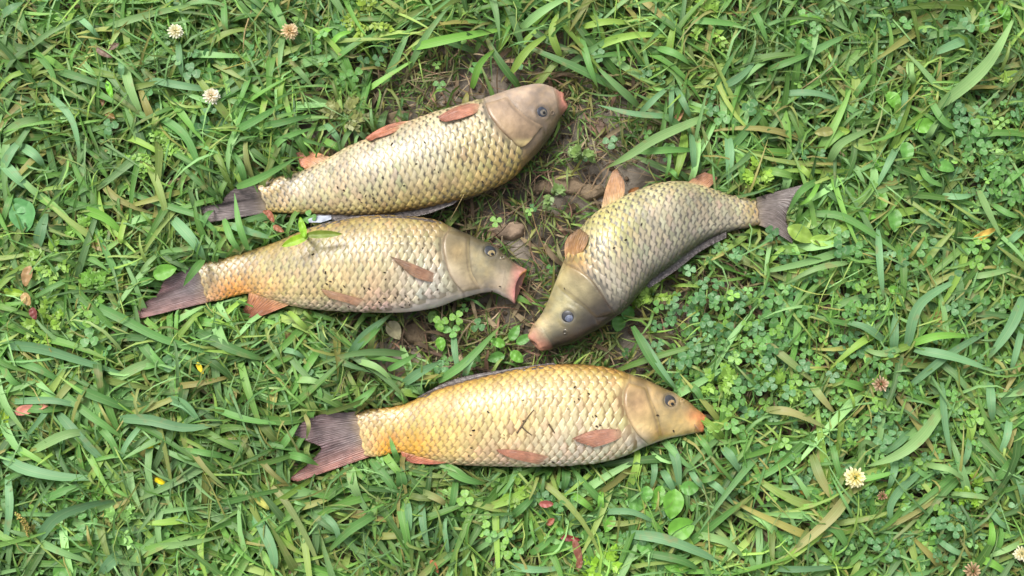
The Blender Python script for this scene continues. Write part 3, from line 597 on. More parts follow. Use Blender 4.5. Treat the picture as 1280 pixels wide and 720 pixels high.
def join(parts):
    V = []; Fq = []; C = []; Sx = []; o = 0
    for v, f, c, s in parts: V.append(v); Fq.append(f+o); C.append(c); Sx.append(s); o += len(v)
    return np.vstack(V), np.vstack(Fq), np.vstack(C), np.vstack(Sx)
def azfield(px, py, n):
    """lie of the grass: sweeps down to the right on the left, fans outward at the right"""
    left = px < 520; a = np.where(left, R(-30), R(60))+np.where(py > 520, R(-15), 0); a = a+np.where(NP.uniform(0, 1, n) < .5, np.pi, 0)*(~left | (NP.uniform(0, 1, n) < .4))
    return a+NP.normal(0, .95, n)
G = []
dn = lambda x, y: np.clip(1-1.02*gauss(x, y, BARE)-.8*gauss(x, y, CLOV)*(x > 540)-.3*gauss(x, y, CLOV)*(x <= 540)-.45*gauss(x, y, FINE), .0, 1)
n = 15000; x, y = sample(n//6, dn); x = np.repeat(x, 6)+NP.normal(0, 5, n); y = np.repeat(y, 6)+NP.normal(0, 5, n)
ta = np.repeat(azfield(x[::6], y[::6], n//6), 6)+NP.normal(0, .85, n)
G.append(grow(n, x, y, NP.uniform(.045, .12, n), NP.uniform(.0010, .0042, n), NP.uniform(.010, .030, n), NP.uniform(0, .010, n), ta, bend=.45, rollamp=.35))
n = 7000; x, y = sample(n, dn, -60, 1340, -60, 780); G.append(grow(n, x, y, NP.uniform(.03, .10, n), NP.uniform(.0006, .0020, n), NP.uniform(.012, .036, n), NP.uniform(.002, .012, n), None, k=6, bend=1.1, brown=.13))
n = 9000; x, y = sample(n, lambda x, y: np.where((x > -650) & (x < 1930) & (y > -500) & (y < 1230), 0, .8), -1500, 2780, -1250, 1950); G.append(grow(n, x, y, NP.uniform(.06, .15, n), NP.uniform(.003, .006, n), NP.uniform(.015, .035, n), NP.uniform(0, .010, n), None, k=5, bend=.5))
n = 3300; x, y = sample(n, dn, -60, 1340, -60, 780); G.append(grow(n, x, y, NP.uniform(.05, .14, n), NP.uniform(.0030, .0052, n), NP.uniform(.012, .030, n), NP.uniform(.004, .012, n), azfield(x, y, n), k=8, bend=.5, rollamp=.3))
V_, F_, C_, S_ = join(G)
obj('meadow_grass', mesh('meadow_grass', V_, F_, M_blade, C_, S_), kind='stuff', label='mat of broad green crabgrass blades covering the ground around the carp', category='grass')
G = []
dn2 = lambda x, y: np.clip(.35+.65*gauss(x, y, CLOV)+.6*gauss(x, y, FINE)-.75*gauss(x, y, BARE), .03, 1)
n = 17000; x, y = sample(n, dn2, -500, 1780, -400, 1120)
YG = np.array([G_LIN(128,156,78), G_LIN(114,142,76), G_LIN(146,166,88), G_LIN(104,130,74), G_LIN(158,162,100)])
G.append(grow(n, x, y, NP.uniform(.018, .055, n), NP.uniform(.0007, .0020, n), NP.uniform(.008, .030, n), NP.uniform(0, .012, n), None, k=5, colmix=YG, brown=.2, cull=False))
V_, F_, C_, S_ = join(G)
obj('fine_grass', mesh('fine_grass', V_, F_, M_blade, C_, S_), kind='stuff', label='short fine yellow-green grass growing between the broad blades', category='grass')
# short sprigs and dry straw over the bare soil
G = []
db = lambda x, y: np.clip(gauss(x, y, BARE), 0, 1)*(1-gauss(x, y, SOILP))
cl = np.array([mnoise.noise(Vector((a*.02, b*.02, 0))) for a, b in NP.uniform(0, 1280, (10, 2))])
n = 4200; x, y = sample(n, db, 380, 1080, 40, 720); keep = np.array([mnoise.noise(Vector((a*.022, b*.022, 5))) > -.08 for a, b in zip(x, y)]); x = x[keep]; y = y[keep]; n = len(x)
G.append(grow(n, x, y, NP.uniform(.012, .034, n), NP.uniform(.0007, .0017, n), NP.uniform(.003, .012, n), NP.uniform(0, .005, n), None, k=5, colmix=np.array([G_LIN(112,140,78), G_LIN(92,124,66), G_LIN(140,148,96)]), brown=.3, bend=.5, cull=False))
V_, F_, C_, S_ = join(G)
obj('trampled_grass', mesh('trampled_grass', V_, F_, M_blade, C_, S_), kind='stuff', label='sparse trampled grass sprigs on the bare soil between the carp', category='grass')
G = []
STRAW = np.array([G_LIN(150,146,108), G_LIN(166,146,116), G_LIN(142,120,94), G_LIN(190,170,136), G_LIN(126,108,86), G_LIN(160,126,104), G_LIN(132,126,88)])
dd = lambda x, y: (1-.9*gauss(x, y, SOILP))*np.clip(.16+.84*gauss(x, y, BARE)+.25*gauss(x, y, CLOV), 0, 1)
n = 3600; x, y = sample(n, dd, -100, 1380, -100, 820)
G.append(grow(n, x, y, NP.uniform(.02, .075, n), NP.uniform(.0004, .0011, n), NP.uniform(.001, .012, n), NP.uniform(0, .006, n), None, k=7, colmix=STRAW, brown=0, bend=1.1, cull=False))
n = 380; x, y = sample(n, dd, -100, 1380, -100, 820)
G.append(grow(n, x, y, NP.uniform(.02, .05, n), NP.uniform(.0018, .0036, n), NP.uniform(.001, .012, n), NP.uniform(0, .010, n), None, k=6, colmix=STRAW, brown=0, bend=.6, cull=False))
n = 5000; x, y = sample(n, lambda x, y: np.ones(x.shape)*.5, -100, 1380, -100, 820)
G.append(grow(n, x, y, NP.uniform(.02, .07, n), NP.uniform(.0006, .0026, n), NP.uniform(.001, .016, n), NP.uniform(0, .012, n), None, k=6, colmix=STRAW*.8, brown=0, bend=.8))
V_, F_, C_, S_ = join(G)
obj('dry_straw', mesh('dry_straw', V_, F_, M_dry, C_, S_), kind='stuff', label='thin dry brown straw and dead grass littering the soil', category='straw')
# soil crumbs
ico = np.array([(0,0,1),(.89,0,.45),(.28,.85,.45),(-.72,.53,.45),(-.72,-.53,.45),(.28,-.85,.45),(.72,.53,-.45),(-.28,.85,-.45),(-.89,0,-.45),(-.28,-.85,-.45),(.72,-.53,-.45),(0,0,-1)])
icf = np.array([(0,1,2),(0,2,3),(0,3,4),(0,4,5),(0,5,1),(1,6,2),(2,7,3),(3,8,4),(4,9,5),(5,10,1),(6,7,2),(7,8,3),(8,9,4),(9,10,5),(10,6,1),(11,7,6),(11,8,7),(11,9,8),(11,10,9),(11,6,10)])
n = 3200; x, y = sample(n, lambda x, y: np.clip(.1+gauss(x, y, BARE), 0, 1), -60, 1340, -60, 780); r = NP.uniform(.0008, .0032, n)**1
P = Wp(x, y, 0.0); P[:, 2] = NP.uniform(-.004, .001, n); P = press(P)
V_ = (ico[None]*r[:, None, None]*NP.uniform(.6, 1.3, (n, 12, 1))*np.array([1, 1, .7])+P[:, None]).reshape(-1, 3)
cc = (srgb(134, 116, 96)*NP.uniform(.6, 1.25, (n, 1)))[:, None]*np.ones((1, 12, 1))
obj('soil_crumbs', mesh('soil_crumbs', V_, (icf[None]+(np.arange(n)*12)[:, None, None]).reshape(-1, 3), M_soil, cc.reshape(-1, 3), smooth=False), kind='stuff', label='small crumbs of brown soil scattered on the bare patch', category='soil')

# ------------------------------------------------------------------ clover
def leaflet_verts():
    V = [(0, 0, 0)]; sl = [(0, 0, 0)]; m = 12
    prof = [(0, 0), (.20, .16), (.40, .42), (.50, .70), (.40, .93), (.20, 1.03), (0, .98)]
    R_ = [(x, y) for x, y in prof[1:-1]]; Lf = [(-x, y) for x, y in R_]
    mid = [(0, .2), (0, .42), (0, .68), (0, .86), (0, .97)]
    V = [(0, 0)]+R_+Lf+mid
    P = np.array([(x, y, .16*abs(x)-.10*(y-.5)**2) for x, y in V]); sl = np.array([(x, y, 0) for x, y in V])
    F = []
    r0, l0, m0 = 1, 6, 11
    F.append((0, r0, m0)); F.append((0, m0, l0))
    for i in range(4):
        F.append((r0+i, r0+i+1, m0+i)); F.append((m0+i, r0+i+1, m0+i+1)); F.append((l0+i, m0+i, l0+i+1)); F.append((m0+i, m0+i+1, l0+i+1))
    return P, np.array(F), sl
LV, LF, LS = leaflet_verts()
CG = np.array([G_LIN(110,152,92), G_LIN(122,164,94), G_LIN(96,138,92), G_LIN(142,178,90), G_LIN(116,154,112)])
LEAFLET_ME = [mesh('clover_leaflet', LV, LF, M_clover, pcol(len(LV), CG[i % 5]*s_), LS) for i, s_ in ((0, 1), (1, 1.05), (2, .9), (3, 1), (4, .95))]
def stalk_mesh(nm, p0, p1, r, col, k=5, m=M_leaf, bow=.2):
    p0 = np.asarray(p0, float); p1 = np.asarray(p1, float); t = np.linspace(0, 1, k)[:, None]; C = p0*(1-t)+p1*t; C[:, 2] += bow*np.linalg.norm(p1-p0)*np.sin(np.pi*t[:, 0])*.5
    an = np.arange(5)/5*2*np.pi; V = C[:, None]+np.stack([np.cos(an)*r, np.sin(an)*r, 0*an], -1)[None]
    return mesh(nm, V.reshape(-1, 3), grid_faces(k, 5, True), m, pcol(k*5, col))
def clover_leaf_mats(pos, size, spin, tilt, tdir):
    out = []
    T = Matrix.Translation(pos) @ Matrix.Rotation(tilt, 4, Vector((math.cos(tdir), math.sin(tdir), 0)))
    for k in range(3):
        out.append(T @ Matrix.Rotation(spin+k*2*math.pi/3+rnd.gauss(0, .06), 4, 'Z') @ Matrix.Rotation(rnd.uniform(-.25, .3), 4, 'X') @ Matrix.Scale(size*rnd.uniform(.92, 1.06), 4))
    return out
nid = 0
def clover_clump(px, py, count, rad, size_px, label, hue=None, z=.033):
    c = Wp(px, py, 0.0); t = thing('clover_clump', label, 'clover', (c[0], c[1], 0), 'clover clumps in the grass')
    pts = []; tries = 0
    while len(pts) < count and tries < 400:
        tries += 1; a = rnd.uniform(0, 2*math.pi); q = rad*math.sqrt(rnd.random()); x = px+q*math.cos(a); y = py+q*math.sin(a)*.85
        if all(math.hypot(x-u, y-v) > size_px*1.25 for u, v in pts) and float(samp(bodysoft, np.array(x), np.array(y))) < .1: pts.append((x, y))
    for x, y in pts:
        zt = z+rnd.uniform(-.006, .010); p = Wp(x, y, zt)-np.array([c[0], c[1], 0]); r0 = p*np.array([.55, .55, 0])
        st = obj('clover_leaf', stalk_mesh('clover_stalk', r0, p, .0006, G_LIN(110, 150, 80)), t)
        hi = rnd.randrange(5) if hue is None else rnd.choice(hue)
        for M_ in clover_leaf_mats(Vector(p), size_px*S*rnd.uniform(.55, .86), rnd.uniform(0, 7), rnd.uniform(0, .6), rnd.uniform(0, 7)):
            o = obj('leaflet', LEAFLET_ME[hi], st); o.matrix_local = M_
CL = [(858,447,3,16,15,'large three-leaf clover on its own in front of the curved carp\'s back',[2,4]),(915,520,6,30,13,'bright clover clump just above and right of the golden carp\'s head',[1,3]),
 (905,400,7,30,12,'clover clump nearest below the dark back of the curved carp',None),(955,430,7,28,12,'dense clover clump in the middle of the clover bed right of the curved carp',None),
 (983,385,4,22,16,'big-leaved clover right of the clover bed, below the long pale blade',[0,1]),(880,360,4,22,12,'small clover clump close under the tail stem of the curved carp',[2,4]),
 (970,287,3,12,15,'pale clover leaves just in front of the curved carp\'s tail fin',[1,4]),(1000,480,6,28,12,'clover clump between the clover bed and the tan fallen blade',None),
 (945,470,6,28,12,'clover clump at the lower middle of the clover bed',[0,2]),(1062,300,4,20,13,'clover right of the yellowish oval leaves behind the curved carp\'s tail',[2,0]),
 (1150,322,6,26,14,'clover clump in the gap above the star-shaped grass tuft',[0,1,4]),(1235,315,5,26,13,'clover clump under the orange dead leaf at the right',None),
 (1205,370,6,28,14,'large clover clump right of the star-shaped grass tuft',[0,4]),(1250,395,5,22,12,'clover at the right edge beside the star-shaped grass tuft',[1,0]),
 (1090,375,5,24,13,'clover clump upper left of the star-shaped grass tuft',[1,3]),(1062,435,4,18,14,'dark clover at the left end of the star-shaped grass tuft',[2]),
 (1110,465,7,30,14,'clover clump just below the star-shaped grass tuft',[2,0]),(1100,500,3,16,13,'bright clover below the dried clover flower',[3]),
 (1100,535,5,24,13,'clover with round leaves between the two right-hand flowers',[1,4]),(1205,510,6,26,13,'clover clump at the right, beside the upright pale blades',[1,3]),
 (1235,555,5,24,13,'clover with bright leaflets near the right edge, mid height of the lower half',[3,1]),(1150,640,6,28,14,'yellow-green clover clump lower right',[3]),
 (1195,645,5,24,13,'bluish clover clump lower right beside the yellow-green one',[4,2]),(1090,680,7,30,13,'dark clover clump by the bottom edge at right',[2,0]),
 (1175,690,6,28,13,'clover clump at the bottom right before the bright curled leaf',None),(1235,185,8,32,15,'large clover clump near the right edge in the upper half',[1,0]),
 (1195,150,4,20,14,'clover just below the wide pale blade at upper right',None),(1262,235,5,24,14,'clover at the right edge below the large upper clump',[1]),
 (1125,155,3,12,14,'single fresh clover leaf in the upper right grass',[4]),(1180,35,5,28,16,'clover with wet leaves near the top right edge',[4,0]),
 (1110,20,5,28,14,'clover at the top edge left of the wide pale blade',[2,0]),(600,640,5,24,14,'bright round clover below the golden carp, left of centre',[3]),
 (630,680,4,22,14,'clover near the bottom edge below the golden carp',[3,1]),(572,620,3,14,13,'small clover beside the bluish scrap',[3,1]),
 (560,405,3,16,14,'bright clover on soil under the open-mouthed carp\'s throat',[1,3]),(92,655,5,24,14,'clover at lower left behind the arching blade',[4,0]),
 (215,450,2,8,16,'two clover leaves left below the open-mouthed carp\'s tail',[2,0]),(405,55,5,26,13,'clover beside the tan flower at top left of centre',[1,0]),
 (250,75,5,28,15,'clover between the two white flowers at top left',[2,0]),(262,145,4,18,15,'clover under the lower white flower at top left',[4,2]),
 (135,155,3,14,15,'clover leaf group in the upper left grass',[2]),(105,410,4,20,15,'clover leaves left of the open-mouthed carp\'s tail',[3,0]),
 (437,95,3,14,13,'clover in the grass above the farthest carp',[1]),(690,625,5,26,12,'clover below the belly of the golden carp',[2,0]),
 (1000,40,4,26,14,'clover at the top edge, upper right of centre',[0,1]),(915,140,5,26,13,'clover right of the crossed blades above the curved carp',[0,2])]
for a in CL: clover_clump(*a)
def clover_stuff(n, dens, box, smin, smax):
    x, y = sample(n, dens, *box); P = Wp(x, y, 0.0); P[:, 2] = NP.uniform(.016, .033, n); b = samp(bodysoft, x, y)+samp(finsoft, x, y); ok = b < .08; P = P[ok]; n = len(P)
    sp = NP.uniform(0, 2*np.pi, n); sz = NP.uniform(smin, smax, n)*S; Vs = []; nL = len(LV)
    tl = NP.normal(0, .4, (n, 2)); c = (CG[NP.integers(0, 5, n)]*NP.uniform(.7, 1.25, (n, 1)))
    for k in range(3):
        a = sp+k*2*np.pi/3; ca, sa = np.cos(a)[:, None], np.sin(a)[:, None]; v = LV[None]*sz[:, None, None]
        xx = v[..., 0]*ca-v[..., 1]*sa; yy = v[..., 0]*sa+v[..., 1]*ca; z = v[..., 2]+xx*tl[:, :1]+yy*tl[:, 1:]
        Vs.append(np.stack([xx, yy, z], -1)+P[:, None])
    V = np.concatenate(Vs).reshape(-1, 3); nn = 3*n
    return V, (LF[None]+(np.arange(nn)*nL)[:, None, None]).reshape(-1, 3), np.tile(np.repeat(c, nL, 0), (3, 1)), np.tile(LS, (nn, 1))
dc = lambda x, y: np.clip(np.where(inside(x, y), gauss(x, y, CLOV)**1.2*.9, .25)-.5*gauss(x, y, BARE)*(x < 800), .03, 1)
A = clover_stuff(1650, dc, (0, 1280, 0, 720), 5, 9.5); B = clover_stuff(2600, lambda x, y: np.where(inside(x, y), 0, .4), (-500, 1780, -400, 1120), 9, 14)
obj('ground_clover', mesh('ground_clover', np.vstack([A[0], B[0]]), np.vstack([A[1], B[1]+len(A[0])]), M_clover, np.vstack([A[2], B[2]]), np.vstack([A[3], B[3]])), kind='stuff', label='low clover leaves scattered through the grass as ground cover', category='clover')

# ------------------------------------------------------------------ grass tufts whose single blades can be picked out
BC = dict(g=(116,156,92), d=(100,138,82), p=(150,176,122), b=(126,160,124), y=(160,182,92), t=(178,162,116), n=(156,130,94), l=(134,178,84))
def blade_obj(t, c, pts, wpx, ck='g', z=.040, over=None):
    k = 12; Q = spline(pts, k); tt = np.linspace(0, 1, k); zz = .012+(z-.012)*np.sin(np.pi*np.clip(tt*.86+.10, 0, 1))**.55
    if over is not None:      # rests across a fish or fin
        zz = np.maximum(zz, np.interp(tt, [0, .25, .6, 1], over))
    else:
        ins = samp(blur_b, Q[:, 0], Q[:, 1]); zz = zz*np.interp(ins, [0, .3, .8], [1, .6, .2])
    C = Wp(Q[:, 0], Q[:, 1], zz)-c
    wd = np.interp(tt, [0, .1, .32, .68, .88, 1], [.5, .85, 1, .74, .34, .02])*wpx*S*.5
    col = srgb(*BC[ck])*rnd.uniform(.88, 1.1); cols = np.tile(col, (k, 1)); e = (np.clip((tt-.8)/.2, 0, 1)*.5*(rnd.random() < .6))[:, None]; cols = cols*(1-e)+srgb(180, 166, 104)*e
    if ck in 'tn':
        e = (.5+.5*np.sin(tt*5+rnd.uniform(0, 6)))[:, None]*.8; cols = cols*(1-e)+srgb(124, 144, 92)*e
    V, F_, C_, S_ = strip(C[None], None, wd[None], np.full((1, k), rnd.gauss(0, .18))+np.linspace(0, rnd.gauss(0, .35), k)[None], .28, cols[None])
    obj('grass_blade', mesh('grass_blade', V, F_, M_blade, C_, S_), t)
blur_b = blur(bodymask, 2)
def tuft(label, *bl):
    x, y = bl[0][0][0]; c = Wp(x, y, 0.0); t = thing('grass_tuft', label, 'grass', (c[0], c[1], 0), 'tufts of broad grass blades')
    for b in bl: blade_obj(t, c, *b)
tuft('long pale grass blade sweeping to the top edge left of the white flower', ([(123,38),(187,18),(274,0)],9,'p'), ([(23,7),(30,30),(38,53)],8), ([(0,22),(16,10),(34,0)],12,'b'))
tuft('blades crossing between the two white flowers at top left', ([(187,100),(233,108),(285,115)],10,'b'), ([(223,53),(225,75),(229,102)],9,'b'), ([(280,0),(281,28),(284,50)],9), ([(313,93),(304,116),(293,140)],8))
tuft('pale wide blade pointing down beside the reddish sprig at upper left', ([(156,80),(163,112),(181,152)],12,'p'), ([(150,98),(152,84),(148,72)],9,'b'))
tuft('two long blades running down through the upper left grass', ([(62,118),(90,150),(102,202)],9,'b'), ([(190,140),(233,173),(258,238)],11,'d'), ([(40,60),(66,92),(70,130)],9), ([(96,20),(112,34),(128,52)],8,'b'))
tuft('fan of blades at the left edge in the upper half', ([(2,170),(30,152),(58,148)],11,'p'), ([(0,218),(14,190),(34,168)],12,'b'), ([(26,182),(44,194),(58,212)],12,'b'), ([(0,200),(20,222),(42,240)],14,'b'))
tuft('long dark blade slanting under the open-mouthed carp\'s tail', ([(93,370),(150,397),(213,427),(322,455)],12,'d'), ([(175,455),(186,458),(212,450)],10), ([(172,422),(192,447),(222,472)],12))
tuft('arching blade entering from the left edge below the middle', ([(0,430),(50,435),(100,450),(173,473)],14,'b'), ([(0,452),(14,474),(34,486)],10), ([(16,450),(50,462),(84,482)],10,'d'))
tuft('blades between the two left-hand tails, one leaning over the farthest carp\'s tail', ([(157,240),(217,260),(247,270),(267,287),(293,322)],8,'d'), ([(213,270),(240,300),(260,330)],14,'b'), ([(310,312),(299,280),(293,241)],9,'g',.05,(.02,.045,.048,.04)), ([(280,274),(290,300),(304,318)],9,'g'), ([(284,280),(312,290),(348,300)],10,'b'))
tuft('short blade lying across the open-mouthed carp\'s tail stem', ([(254,325),(241,340),(229,358)],10,'g',.05,(.03,.048,.05,.04)), ([(200,316),(184,330),(172,345)],6,'p'), ([(249,292),(258,270),(268,262)],8,'d'))
tuft('broad blade standing alone left of the feathery weeds', ([(47,308),(52,285),(60,262)],14,'b'), ([(16,240),(8,262),(0,290)],9), ([(66,302),(90,304),(112,298)],8,'d'))
tuft('bright yellow-green blades near the left, above the feathery weeds', ([(100,260),(132,272),(160,298)],13,'l'), ([(160,262),(150,300),(158,300)],7,'y'), ([(95,345),(60,362),(30,380)],7))
tuft('blades rooted left of the golden carp\'s tail, crossing each other', ([(140,477),(177,457),(209,452)],12,'p'), ([(170,420),(190,446),(218,472)],12), ([(207,498),(233,507),(256,536)],12,'b'), ([(65,480),(110,517),(133,533),(160,552)],10))
tuft('very long blade lying level across the lower left grass', ([(3,572),(33,587),(83,597),(152,597)],14,'b',.044), ([(180,527),(157,557),(148,585)],7,'b'))
tuft('broad arching blade over the lower left clover', ([(47,676),(70,647),(113,630),(170,622)],14,'b',.046), ([(180,683),(227,680),(285,669)],9,'p'))
tuft('pale double blade above the very long level blade', ([(40,564),(83,543),(122,540)],12,'p',.044), ([(73,517),(100,547),(145,592)],12,'b'), ([(120,530),(140,553),(153,589)],9))
tuft('long level blade pointing at the golden carp\'s tail from the left', ([(150,523),(187,525),(233,535),(284,529)],13,'b',.044), ([(90,483),(133,500),(175,518)],12,'d'), ([(265,510),(310,525),(362,531)],9,'g'))
tuft('blades at the left edge below the pink dead leaf', ([(10,502),(67,501),(112,512)],9,'b'), ([(10,593),(12,640),(2,702)],10,'b'), ([(50,627),(83,613),(124,602)],10,'d'), ([(60,510),(50,524),(20,560)],7,'b'))
tuft('brownish blade and its neighbours below the level blades', ([(233,553),(257,587),(292,619)],7,'t'), ([(280,570),(250,565),(220,560)],8), ([(150,693),(135,706),(122,722)],15,'b'))
tuft('wide grey-green blade at the bottom edge left of centre', ([(318,640),(340,687),(344,722)],13,'b'), ([(333,603),(357,627),(387,680),(404,722)],8,'t'))
tuft('blades fanning out below the golden carp\'s tail', ([(472,641),(437,663),(405,695)],11), ([(463,575),(487,603),(504,632)],10,'d'), ([(438,583),(442,606),(454,629)],12,'p'), ([(400,640),(420,660),(424,690)],8,'b'))
tuft('upright blade whose tip lies over the belly of the golden carp', ([(503,612),(501,596),(498,580)],14,'d'), ([(508,622),(511,650),(510,684)],9,'b'), ([(498,576),(492,562),(487,545)],7,'g',.06,(.03,.04,.05,.046)))
tuft('pair of thin blades below the middle of the golden carp', ([(527,627),(530,660),(538,695)],10,'b'), ([(523,613),(547,623),(562,635)],9,'t'), ([(560,690),(556,660),(560,640)],6,'b'))
tuft('broad blade tucked under the belly of the golden carp', ([(548,578),(580,597),(612,606)],12,'g'), ([(540,578),(572,588),(600,612)],7,'p'), ([(570,600),(566,626),(560,640)],9,'d'))
tuft('grass tips resting on the golden carp\'s tail fin', ([(352,559),(362,545),(377,524)],10,'g'), ([(381,518),(386,532),(383,549)],6,'t',.05,(.03,.034,.036,.034)), ([(361,568),(378,572),(399,582)],10,'g',.05,(.028,.033,.034,.032)))
tuft('long wide blade lying across the bottom right of centre', ([(783,667),(827,673),(873,690),(908,708)],13,'b',.045), ([(750,640),(790,640),(828,658)],8,'b'))
tuft('paler striped blade below the broad-leaved weed', ([(867,667),(907,677),(935,702)],10,'p'), ([(800,690),(850,700),(880,716)],10,'d'))
tuft('blade pair at the bottom centre left of the red weed', ([(640,645),(655,632),(672,616)],10,'d'), ([(663,692),(680,680),(700,664)],9), ([(640,706),(670,712),(720,708)],9,'b'))
tuft('blades below the golden carp\'s pectoral fin', ([(713,617),(730,628),(745,642)],9,'l'), ([(707,583),(707,600),(702,616)],11,'d'), ([(817,575),(818,592),(812,616)],8,'b'), ([(752,640),(751,624),(753,608)],8,'l'))
tuft('blades under the chin of the golden carp', ([(838,556),(846,580),(850,620)],12,'b'), ([(828,588),(836,602),(846,620)],10,'b'), ([(872,545),(884,560),(893,585)],8,'g'), ([(862,587),(872,602),(884,612)],8,'b'))
tuft('blades in front of the golden carp\'s mouth', ([(904,560),(915,574),(928,596)],12,'b'), ([(885,601),(900,612),(922,636)],9,'b'), ([(860,480),(872,490),(882,514)],9,'d'), ([(872,600),(888,598),(902,590)],8,'g'))
tuft('long narrow double blade behind the golden carp\'s head', ([(791,408),(815,452),(847,492)],10,'d',.05), ([(800,418),(828,462),(851,494)],7,'b',.05))
tuft('crossed blades on the soil between the open-mouthed and golden carp', ([(567,418),(570,446),(576,478)],9,'b'), ([(548,477),(585,450),(627,406)],11,'g'), ([(580,472),(588,452),(602,436)],8,'b'))
tuft('broad blade leaning out from under the open-mouthed carp\'s belly', ([(437,444),(457,417),(493,390)],11,'b'), ([(446,451),(472,460),(494,480)],9,'p'), ([(485,462),(503,453),(523,441)],8,'g'), ([(505,479),(525,465),(553,451)],12,'b'))
tuft('blades below the open-mouthed carp\'s anal fin', ([(350,437),(368,440),(386,451)],7,'b'), ([(335,424),(345,440),(356,459)],6,'p'), ([(240,412),(290,436),(337,452)],13,'d'), ([(360,390),(374,402),(391,418)],8,'y'), ([(367,475),(390,476),(412,483)],9,'p'))
tuft('blades above the tail of the golden carp', ([(440,508),(456,496),(474,479)],10,'g'), ([(440,440),(462,420),(482,401)],9), ([(384,470),(400,490),(396,512)],7), ([(210,497),(227,507),(254,532)],10,'b'))
tuft('blade lying over the tail stem side of the farthest carp', ([(296,234),(328,221),(373,196)],10,'g',.05,(.03,.04,.045,.04)), ([(289,166),(320,150),(362,125)],10,'d'))
tuft('dark blades left of the farthest carp', ([(320,160),(357,152),(397,142)],9,'d'), ([(407,155),(418,168),(428,182)],9,'b'), ([(340,188),(356,172),(398,158)],8), ([(306,228),(300,205),(288,186)],9,'d'))
tuft('wide dark blade at the top beside the tan flower', ([(338,0),(352,27),(366,64)],12,'g'), ([(390,50),(405,40),(422,32)],10,'l'), ([(410,60),(425,44),(446,38)],7,'l'))
tuft('long blade pointing up and right at top, left of centre', ([(416,77),(445,55),(482,36)],9,'g'), ([(515,60),(570,47),(642,34)],12,'l'))
tuft('yellowish blades at the top centre', ([(727,34),(760,27),(802,30)],9,'y'), ([(850,25),(890,27),(942,34)],9,'g'), ([(727,48),(736,80),(748,112)],9,'g'), ([(640,90),(660,62),(690,40)],10,'y'), ([(700,70),(690,40),(700,10)],10,'y'), ([(590,110),(600,80),(620,60)],9,'l'))
tuft('long blade slanting above the curved carp\'s pelvic fin', ([(882,146),(822,172),(785,195),(756,211)],12,'p',.046), ([(800,190),(840,187),(884,188)],9,'g'))
tuft('upright blades above the curved carp\'s anal fin', ([(864,168),(866,195),(868,225)],10,'b',.046), ([(837,180),(836,205),(830,228)],5), ([(910,170),(912,200),(910,236)],12,'b'), ([(835,210),(845,220),(851,229)],7))
tuft('grey-green blades crossing at the upper end of the bare soil', ([(838,146),(790,142),(746,131)],8,'b'), ([(840,108),(839,135),(838,162)],7,'b'), ([(845,110),(855,130),(866,152)],9,'b'), ([(800,142),(820,122),(843,104)],8,'b'), ([(822,60),(845,68),(867,84)],10,'g'))
tuft('blade pair leaning over the curved carp\'s tail fin', ([(1020,226),(1000,240),(983,268)],9,'g',.05,(.03,.036,.038,.034)), ([(1024,228),(1012,248),(996,258)],6,'l',.05,(.03,.036,.038,.034)), ([(996,205),(1008,216),(1020,230)],8,'y'))
tuft('pale blade pointing left, right of the clover bed', ([(1061,328),(1020,336),(978,357)],8,'p',.044))
tuft('long blade running down right from the curved carp\'s tail', ([(1007,267),(1050,270),(1087,290),(1135,325)],10,'g'), ([(1097,287),(1100,333),(1105,379)],9,'b',.046))
tuft('star-shaped grass tuft with arching blades spreading from one root', ([(1133,434),(1150,380),(1209,342)],13,'b',.048), ([(1137,430),(1173,420),(1222,420)],10,'l',.046), ([(1143,437),(1193,447),(1255,469)],12,'b',.046), ([(1117,440),(1118,412),(1120,386)],11,'b'), ([(1128,434),(1104,442),(1076,436)],9,'p'), ([(1108,428),(1080,409),(1048,402)],11,'b'), ([(1137,482),(1190,440),(1252,405)],10,'b',.042))
tuft('wide blade hanging in from the right edge, beside the star-shaped tuft', ([(1279,370),(1262,410),(1230,455)],14,'b',.046), ([(1279,400),(1270,440),(1262,470)],9,'b'))
tuft('blade hanging down beside the orange dead leaf at right', ([(1223,238),(1237,270),(1258,309)],11,'p',.046), ([(1280,285),(1266,298),(1258,312)],10,'b'), ([(1240,255),(1262,268),(1280,272)],8))
tuft('pale striped blade at right below the orange dead leaf', ([(1210,347),(1240,342),(1275,334)],8,'p'), ([(1175,244),(1200,246),(1222,242)],8,'b'))
tuft('tan drying blade pointing down left of the dried clover flower', ([(958,428),(993,457),(1022,482)],10,'t'), ([(1013,480),(1026,496),(1045,519)],10,'t'))
tuft('tan fallen blade right of the golden carp\'s mouth', ([(958,512),(993,517),(1045,541)],11,'t',.042))
tuft('long pale blade slanting through the lower right', ([(1179,508),(1150,547),(1120,570),(1081,584)],14,'p',.05), ([(1137,540),(1120,556),(1098,572)],9,'b'))
tuft('tan and green blade running to the bottom edge at lower right', ([(1065,612),(1033,653),(968,709)],13,'t',.046), ([(1013,657),(1043,660),(1065,695)],13,'g'))
tuft('blades left of the lower right white flower', ([(1015,568),(1027,600),(1052,639)],12,'t'), ([(1040,551),(1046,580),(1058,615)],8,'g'), ([(1058,590),(1050,605),(1042,640)],6,'n'))
tuft('curled blade arching over right of the lower white flower', ([(1158,581),(1187,587),(1208,603)],8,'p',.05), ([(1120,575),(1116,595),(1109,615)],9,'b'), ([(1150,590),(1124,613),(1112,637),(1121,665)],11,'b'), ([(1100,562),(1080,552),(1068,575)],6,'p'))
tuft('upright pale blades in the lower right grass', ([(1237,478),(1239,505),(1241,532)],11,'b',.046), ([(1177,478),(1181,530),(1191,582)],9,'b'), ([(1262,520),(1258,548),(1246,575)],9,'b'), ([(1212,545),(1208,570),(1198,590)],9,'b'))
